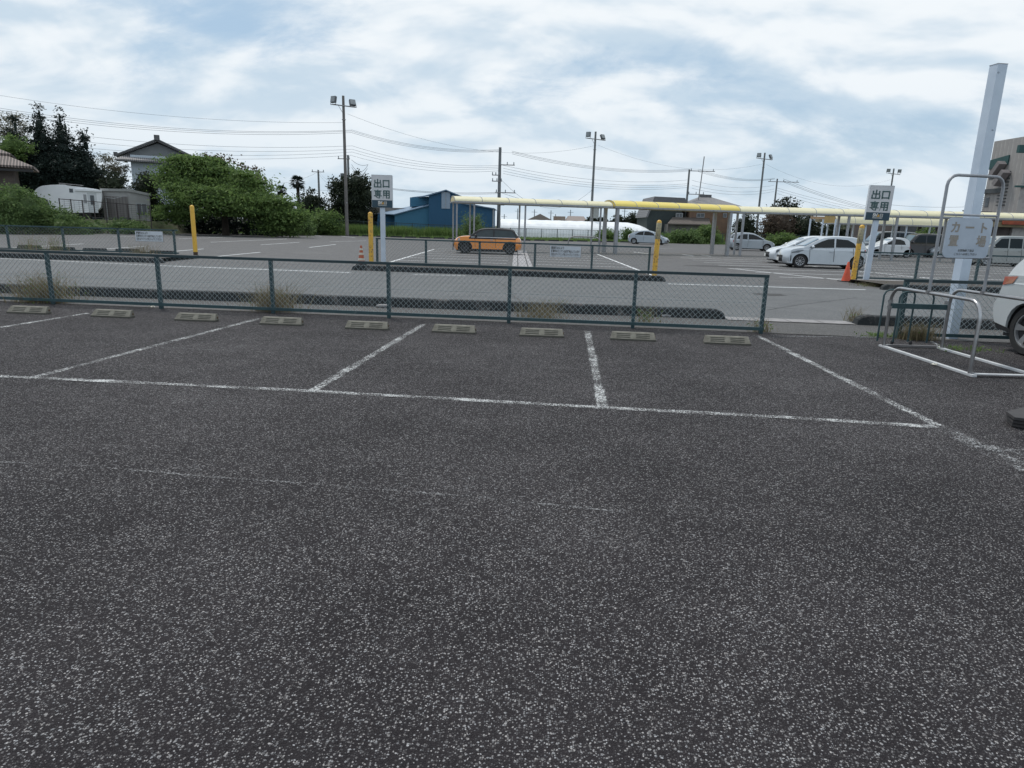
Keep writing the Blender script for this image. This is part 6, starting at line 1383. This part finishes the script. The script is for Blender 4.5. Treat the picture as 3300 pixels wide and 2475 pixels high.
cx, hw, zt, _ = T(285, 400, 495, 600, 78)
tree('bamboo_clump', 'feathery bamboo clump between the conifers and the pale gabled house', 'bamboo', (cx, 78, 0), [(-1.6, 0, zt - 1.9, .9, .9, 1.4), (.3, 0, zt - 1.2, .8, .8, 1.2), (1.6, 0, zt - 1.9, .9, .9, 1.3), (0, 0, zt - 3.4, 2.4, 1.3, 1.4), (1, 0, zt - 5, 2.2, 1.3, 1.4)], FOLR, 6200, .34, .3, (.1, zt - 3), None, False, 20, .4, .5, 4)
for x0, x1_, yt, Yd, lb, m_ in [(350, 415, 560, 66, 'dark round evergreen left of the pale gabled house wall', FOLE), (455, 515, 556, 64, 'dark round evergreen in front of the pale gabled house wall', FOLE), (262, 350, 560, 70, 'dark evergreen bush joining the conifers and the shed roof', FOLD)]:
    cx, hw, zt, _ = T(x0, x1_, yt, 700, Yd); tree('evergreen', lb, 'tree', (cx, Yd, 0), [(0, 0, zt - hw * .9, hw, hw, hw * .85), (-.4, 0, zt - hw * 1.9, hw * 1.1, hw, hw), (0.3, 0, 1.8, hw, hw, 1.8)], m_, 5200, .22, .25, (.18, zt * .5))
# hedge at the left edge
for k, (x0, x1_, yt, Yd, n, lb) in enumerate([(-60, 130, 610, 50, 15000, 'tall leafy hedge bush at the left edge below the old tiled house'), (110, 250, 648, 52, 10000, 'lower leafy hedge bush sloping down towards the brown grid fence'), (230, 330, 716, 56, 2600, 'low weedy bush at the foot of the brown grid fence'), (380, 450, 712, 57, 2200, 'low light green bush before the prefab shed')]):
    cx, hw, zt, _ = T(x0, x1_, yt, 745, Yd); h = zt
    bb = [(hw * (-.8 + .4 * i), random.uniform(-.5, .5), h * (.55 + (.12 if i % 2 else 0) - (.10 * i if k == 1 else 0)), hw * .45, 1.3, h * .42) for i in range(5)] + [(hw * (-.6 + .6 * i), -.6, h * .25, hw * .5, 1.3, h * .26) for i in range(3)]
    tree('hedge_bush', lb, 'bush', (cx, Yd, 0), bb, FOLB, n, .17, .22, (.08, h * .5), None, None, 24, 0, .25)
# undergrowth right of the green tree
for x0, x1_, yt, Yd, n, lb, m_, lf in [(860, 960, 640, 72, 5200, 'brownish thicket right of the broad green tree', FOLP, .24), (955, 1055, 606, 80, 6000, 'dark rounded tree left of the tallest pole', FOLE, .25), (900, 1010, 690, 70, 4200, 'leafy green shrub at the end of the verge left of the tallest pole', FOLB, .2), (1000, 1105, 672, 74, 4200, 'bright green shrubs at the foot of the dark rounded tree', FOLG, .2),
                                      (1490, 1562, 692, 66, 3600, 'scrubby light green sapling in front of the blue barn', FOLB, .13), (2368, 2432, 690, 96, 3600, 'round dark tree right of the brown house', FOLE, .28), (2452, 2560, 678, 96, 6500, 'wide dark tree behind the round dark tree and canopy', FOLP, .3), (2540, 2640, 690, 96, 5200, 'dark broad tree behind the white posts', FOLE, .3), (2480, 2570, 752, 84, 3400, 'bright green rounded bush between the pale hatchback and the silver hatchback', FOLG, .22),
                                      (2160, 2262, 742, 84, 3800, 'long green weeds growing before the brown house porch', FOLB, .22), (2236, 2310, 728, 86, 3400, 'fresh green bush before the brown house', FOLG, .22), (1925, 1985, 738, 84, 2200, 'small green bush at the foot of the switch box pole', FOLG, .2), (2008, 2035, 738, 84, 1200, 'leafy climber on the verge left of the pale liftback', FOLB, .2), (2640, 2860, 705, 92, 9000, 'dark shrub belt behind the cars under the small canopy', FOLE, .3),
                                      (2960, 3010, 725, 66, 2200, 'green climbing shrub on the shop front', FOLG, .2), (3095, 3120, 668, 110, 900, 'small dark tree top left of the white post', FOLE, .3)]:
    cx, hw, zt, _ = T(x0, x1_, yt, 760, Yd); h = max(zt, 1)
    bb = [(0, 0, h * .62, hw * .8, hw * .7, h * .38), (-hw * .45, .3, h * .45, hw * .6, hw * .6, h * .36), (hw * .45, -.2, h * .45, hw * .6, hw * .6, h * .34), (0, 0, h * .22, hw * .9, hw * .6, h * .24)]
    tree('tree' if h > 3.4 else 'shrub', lb, 'tree' if h > 3.4 else 'shrub', (cx, Yd, 0), bb, m_, n, lf, .28, (.12 if h < 4 else .2, h * .5))
# tree showing above the right canopy
cx, hw, zt, _ = T(2490, 2572, 636, 700, 125)
tree('tree', 'dark airy tree top showing above the right canopy beside the braced pole', 'tree', (cx, 125, 0), [(0, 0, zt - 1.6, 2.2, 1.8, 1.5), (-1.3, 0, zt - 2.6, 1.8, 1.5, 1.5), (1.4, 0, zt - 2.8, 1.6, 1.5, 1.2), (0, 0, zt - 5, 2.6, 2, 2)], FOLE, 4200, .38, .35, (.25, zt * .6), None, False)
# evergreen at the tallest pole
Y = 82; cx, hw, zt, _ = T(1060, 1212, 552, 745, Y)
tree('evergreen', 'large dark evergreen with brighter green sprays behind the tallest floodlight pole', 'tree', (cx, Y, 0), [(.6, 0, zt - 1.3, 1.7, 1.6, 1.2), (-1.3, 0, zt - 1.9, 1.3, 1.3, 1.2), (1.6, 0, zt - 2.7, 1.5, 1.4, 1.5), (-.2, -.3, zt - 3.4, 2.4, 1.8, 1.7), (-1.8, 0, zt - 5.0, 1.7, 1.6, 1.3), (1.3, -.3, zt - 5.0, 1.9, 1.6, 1.5), (0, 0, zt - 6.4, 2.8, 1.8, 1.4)], FOLE, 16000, .26, .3, (.22, zt * .6), None, None, 28, 0, .3)
# palms
def palm(label, x, yt, Y, r, nf=30):
    X = AY(x, 640, Y).x; zt = AY(x, yt, Y).z; t = thing('palm', label, 'palm tree', (X, Y, 0)); z = zt - r * .75
    mb = MB(); mb.tube([(0, 0, 0), (.05, 0, z * .5), (0, 0, z)], [.16, .14, .22], 8); mb.build('trunk', BARK, t, 60)
    mb = MB()
    for k in range(nf):
        a = k * 2.4; el = R(70) - R(130) * (k / nf); L_ = r * random.uniform(.7, 1.0); d = Vector((math.cos(a) * math.cos(el), math.sin(a) * math.cos(el), math.sin(el))); c = Vector((0, 0, z)) + d * L_ * .45
        mb.beam((0, 0, z), c, .03, .03); s = d.cross(Vector((0, 0, 1))).normalized(); u = s.cross(d).normalized()
        for j in range(9):
            f = R(-75 + 150 * j / 8); e = c + (d * math.cos(f) + s * math.sin(f)) * L_ * .55 - Vector((0, 0, .12 * r)); w = u * .02 + (s * math.cos(f) - d * math.sin(f)) * .07; mid = (c + e) / 2 + Vector((0, 0, .03)); mb.add([c, mid + w, e, mid - w], [(0, 1, 2, 3)])
    mb.build('fronds', FOLD, t); return t
palm('small dark fan palm standing against the sky between the green tree and the tallest pole', 961, 562, 84, 1.25)
palm('smaller dark fan palm half hidden left of the standing fan palm', 908, 594, 84, .95, 22)
# distant conifer line above the greenhouse
for k, (x, yt, w) in enumerate([(1908, 690, 20), (1938, 694, 16), (1990, 692, 22), (2020, 696, 14), (2036, 686, 7), (2052, 700, 9), (2072, 690, 12)]):
    Yd = 150; X = AY(x, 720, Yd).x; zt = AY(x, yt, Yd).z; s = Yd / F
    tree('distant_tree', 'faint dark tree on the horizon above the greenhouse, %s from the left' % ORD[k], 'tree', (X, Yd, 0), [(0, 0, zt * .42, w * s * 1.1, w * s, zt * .4), (0, 0, zt * .72, w * s * .6, w * s * .6, zt * .28)], FOLE, 1500, .45, .35, (.2, zt * .5), 'distant trees above the greenhouse')

# grass verge (uncountable blades)
def grass(name, poly_px, n, h, mat, bw=.02, z=0.0, clump=.0):
    P = []
    a0 = [G(x, y) for x, y in poly_px[0]]; a1 = [G(x, y) for x, y in poly_px[1]] if not callable(poly_px[1]) else None
    return P
def blades(name, pts, h, w, mat, kind='stuff', parent=None, lean=.35):
    n = len(pts); P = np.array(pts, float); a = RNG.random(n) * 2 * PI; H_ = h * (.45 + .75 * RNG.random(n)); dx, dy = np.cos(a), np.sin(a)
    l = lean * H_ * (RNG.random(n)); b = RNG.random(n) * 2 * PI
    v0 = P + np.stack([dx * w, dy * w, 0 * dx], 1); v1 = P - np.stack([dx * w, dy * w, 0 * dx], 1)
    mid = P + np.stack([np.cos(b) * l * .35, np.sin(b) * l * .35, H_ * .6], 1); tip = P + np.stack([np.cos(b) * l, np.sin(b) * l, H_], 1)
    V = np.stack([v0, v1, mid - np.stack([dx * w * .6, dy * w * .6, 0 * dx], 1), tip, mid + np.stack([dx * w * .6, dy * w * .6, 0 * dx], 1)], 1).reshape(-1, 3)
    me = bpy.data.meshes.new(name); me.vertices.add(n * 5); me.vertices.foreach_set('co', V.astype(np.float32).ravel()); me.loops.add(n * 7); me.loops.foreach_set('vertex_index', (np.arange(n)[:, None] * 5 + np.array([0, 1, 2, 4, 2, 3, 4])).astype(np.int32).ravel())
    me.polygons.add(n * 2); st_ = np.arange(n)[:, None] * 7 + np.array([0, 4]); me.polygons.foreach_set('loop_start', st_.astype(np.int32).ravel()); me.polygons.foreach_set('loop_total', np.tile([4, 3], n).astype(np.int32))
    pass; me.update(); me.validate(); me.materials.append(mat)
    o = bpy.data.objects.new(name, me); COL.objects.link(o)
    if parent: o.parent = parent
    elif kind: o['kind'] = kind
    return o
def edge_at(x): return G(x, float(np.interp(x, [0, 250, 520, 700, 900, 1118, 1500, 1900, 2100, 2400, 2700, 3300], [742, 742, 752, 752, 755, 760, 772, 779, 783, 790, 792, 806])))
pts = []
for _ in range(30000):
    x = random.uniform(0, 2750); e = edge_at(x); d = random.uniform(.15, 1) ** 1.6 * 11 if x > 1000 else random.uniform(.1, 4); f = 1 + d / max(1, e.y); pts.append((e.x * f, e.y * f, 0))
blades('verge_grass', pts, .34, .035, GRASSM)
pts = []
for _ in range(26000):
    x = random.uniform(1010, 1600) if random.random() < .7 else random.uniform(2110, 2330); e = edge_at(x); d = (77.0 - e.y) * random.uniform(.45, 1.06) if x < 1600 else random.uniform(3, 9)
    if math.sin(x * .05) + random.random() * 2 < .4: continue
    f = 1 + d / e.y; pts.append((e.x * f, e.y * f, 0))
blades('tall_grass', pts, 1.15, .035, leafmat('tall weeds', (.085, .150, .045), (.20, .29, .09), (.28, .26, .16)))
# weeds at the fences
def weed(label, x, y, Yoff, w, h, n, mat, lean=1.1, leafy=0, group=None):
    p = G(x, y); t = thing('weed', label, 'weed', (p.x, p.y + Yoff, 0), 0, group); pts = [(random.gauss(0, w * .35), random.gauss(0, w * .2), 0) for _ in range(n)]
    blades('stalks', pts, h, .0045, mat, None, t, lean)
    if leafy:
        P = RNG.normal(size=(leafy, 3)) * np.array([w * .4, w * .25, h * .22]) + np.array([0, 0, h * .3]); P[:, 2] = np.abs(P[:, 2]); o = bpy.data.objects.new('leaves', leaves_mesh('leaves', P, .04, FOLG)); COL.objects.link(o); o.parent = t
weed('dry tangled weed tuft with green leaves at the second fence post from the left', 158, 972, -.05, .72, .52, 620, DRYM, 1.2, 260)
weed('dry grass clump drooping through the near fence at the fourth visible post', 880, 1005, .12, .52, .50, 460, DRYM, 1.2, 60)
weed('dry straw weeds behind the near fence left of the middle of the photo', 1740, 1035, .35, .60, .34, 260, DRYM, 1.0, 0)
weed('green leafy weed sprouting at the kerb behind the near fence', 1815, 1015, .35, .30, .26, 60, DRYM, 1.0, 260)
weed('small leafy weed growing through the right part of the near fence', 2085, 1048, .25, .28, .36, 50, DRYM, .8, 90)
weed('small weed at the foot of the last near fence post', 2450, 1068, -.04, .26, .24, 70, DRYM, 1.0, 50)
weed('low green weed patch on the asphalt left of the cart rack', 2838, 1085, .0, .35, .08, 120, GRASSM, .8, 120)
weed('dry rooted weed ball behind the cart rack hoops', 2950, 1095, .0, .42, .28, 420, DRYM, 1.1, 30)
weed('dry weed growing over the end of the right kerb', 2770, 1040, .15, .25, .28, 90, DRYM, .9, 10)
weed('short green weeds along the line beside the cart rack', 3120, 1128, .0, .5, .06, 120, GRASSM, .8, 60)
weed('leafy weed behind the left far fence near its second post', 90, 815, .3, .9, .85, 90, DRYM, .8, 300)
weed('leafy weed behind the left far fence near its third post', 165, 815, .3, .6, .85, 80, DRYM, .8, 260)
weed('dry weed at the foot of the left far fence before the notice', 455, 822, .2, .8, .5, 160, DRYM, 1.0, 20)
weed('green weed tuft on the middle traffic island', 1590, 888, .3, .5, .25, 40, GRASSM, .9, 260)
weed('yellowing grass on the right traffic island beside the cone', 2830, 925, .25, .9, .16, 260, DRYM, 1.0, 80)

# ------------------------------------------------------------------ small litter and broken concrete by the kerbs
for x, y, sx, sy, sz, lb in [(1238, 992, .14, .06, .06, 'small broken concrete chunk lying before the kerb left of the middle'), (2150, 1022, .12, .05, .05, 'small grey concrete chunk lying before the kerb near the last fence posts'), (372, 948, .14, .07, .06, 'brownish concrete chunk on the gravel behind the near fence at left')]:
    p = G(x, y); t = thing('concrete_chunk', lb, 'concrete chunk', (p.x, p.y, .004), random.uniform(-.3, .3))
    bm = bmesh.new(); bmesh.ops.create_icosphere(bm, subdivisions=2, radius=1)
    mb = MB(); mb.add([(math.copysign(abs(v.co.x) ** .5, v.co.x) * sx * random.uniform(.85, 1.1), math.copysign(abs(v.co.y) ** .5, v.co.y) * sy, (v.co.z ** 1 * .9 + .8) * sz * .6 * random.uniform(.9, 1.1)) for v in bm.verts], [tuple(v.index for v in f.verts) for f in bm.faces]); bm.free(); mb.build('block', CONCP, t)
for x, y, w, lb in [(2146, 1050, .13, 'crumpled white litter on the gravel behind the last near fence panel'), (3010, 1180, .07, 'small white scrap of litter on the asphalt beside the cart rack'), (490, 992, .09, 'pale scrap of litter at the foot of the second near fence post')]:
    p = G(x, y); t = thing('litter', lb, 'litter', (p.x, p.y, .006), random.uniform(0, 3)); t['kind'] = 'thing'; mb = MB(); n = 7
    for i in range(n):
        for j in range(5): mb.v.append((w * (i / (n - 1) - .5) + random.uniform(-.01, .01), w * .6 * (j / 4 - .5) + random.uniform(-.008, .008), abs(random.gauss(.018, .014))))
    for i in range(n - 1):
        for j in range(4): a = i * 5 + j; mb.f.append((a, a + 1, a + 6, a + 5))
    mb.build('sheet', WHITEC, t)

ds = thing('wheel_stop', 'x', 'wheel stop'); MB().add([(-.5, -.1, 0), (.5, -.1, 0), (.5, .1, 0), (-.5, .1, 0), (-.47, -.03, .13), (.47, -.03, .13), (.47, .06, .13), (-.47, .06, .13)], [(3, 2, 1, 0), (4, 5, 6, 7), (0, 1, 5, 4), (1, 2, 6, 5), (2, 3, 7, 6), (3, 0, 4, 7)]).build('block', CONCD, ds)
for k, (x, y) in enumerate([(203, 806), (306, 810), (411, 812), (523, 818), (95, 800)]):
    p = G(x, y); o = ds if k == 0 else copy_tree(ds); o.location = (p.x, p.y, LZ); o['label'] = 'dark wheel stop behind the left far fence, %s from the bollard' % ['fourth', 'third', 'second', 'nearest', 'farthest'][k]; o['group'] = 'dark wheel stops behind the left far fence'

# irregular tar repairs and dark drips on the lots (real thin patches)
TAR = pm('tar repair', (.030, .029, .030), (.045, .043, .043), 5, .8)
TARP = pm('pale asphalt repair', (.125, .122, .122), (.10, .098, .098), 4, .9)
def blotch(x, y, rx, ry, mat, z):
    n = 26; ph = random.uniform(0, 6); mb = MB(); pts = []
    for i in range(n): a = 2 * PI * i / n; k = 1 + .22 * math.sin(2 * a + ph) + .12 * math.sin(5 * a + 2 * ph) + random.uniform(-.06, .06); pts.append((x + rx * k * math.cos(a), y + ry * k * math.sin(a), z))
    mb.add(pts, [tuple(range(n))]); struct('asphalt_repair', mb, mat)
for i, (px_, py_, rx, ry, m_) in enumerate([(850, 828, 1.3, .5, TARP), (2350, 860, 1.6, .8, TAR), (1000, 815, .9, 1.6, TARP), (2280, 835, 2.2, 1.2, TARP), (300, 775, 1.6, 1.8, TARP), (2480, 950, .5, .25, TAR)]):
    p = G(px_, py_); blotch(p.x, p.y, rx, ry, m_, LZ + .0025 + i * .0003)
def crack(pts, w=.012, z=LZ + .0022, mat=TAR):
    P = [Vector((G(x, y).x, G(x, y).y, z)) for x, y in pts]; Q = []
    for a, b in zip(P, P[1:]):
        k = max(2, int((b - a).length / .12)); Q += [a.lerp(b, i / k) + Vector((random.gauss(0, .012), random.gauss(0, .012), 0)) for i in range(k)]
    Q.append(P[-1]); mb = MB()
    for a, b in zip(Q, Q[1:]):
        d = (b - a).normalized(); n_ = Vector((-d.y, d.x, 0)) * w * random.uniform(.3, 1)
        mb.quad(a - n_, b - n_, b + n_, a + n_)
    struct('asphalt_crack', mb, mat)
crack([(2470, 1000), (2560, 985), (2640, 975), (2760, 960)], .02)
crack([(1600, 905), (1640, 930), (1660, 960), (1700, 985)], .02)
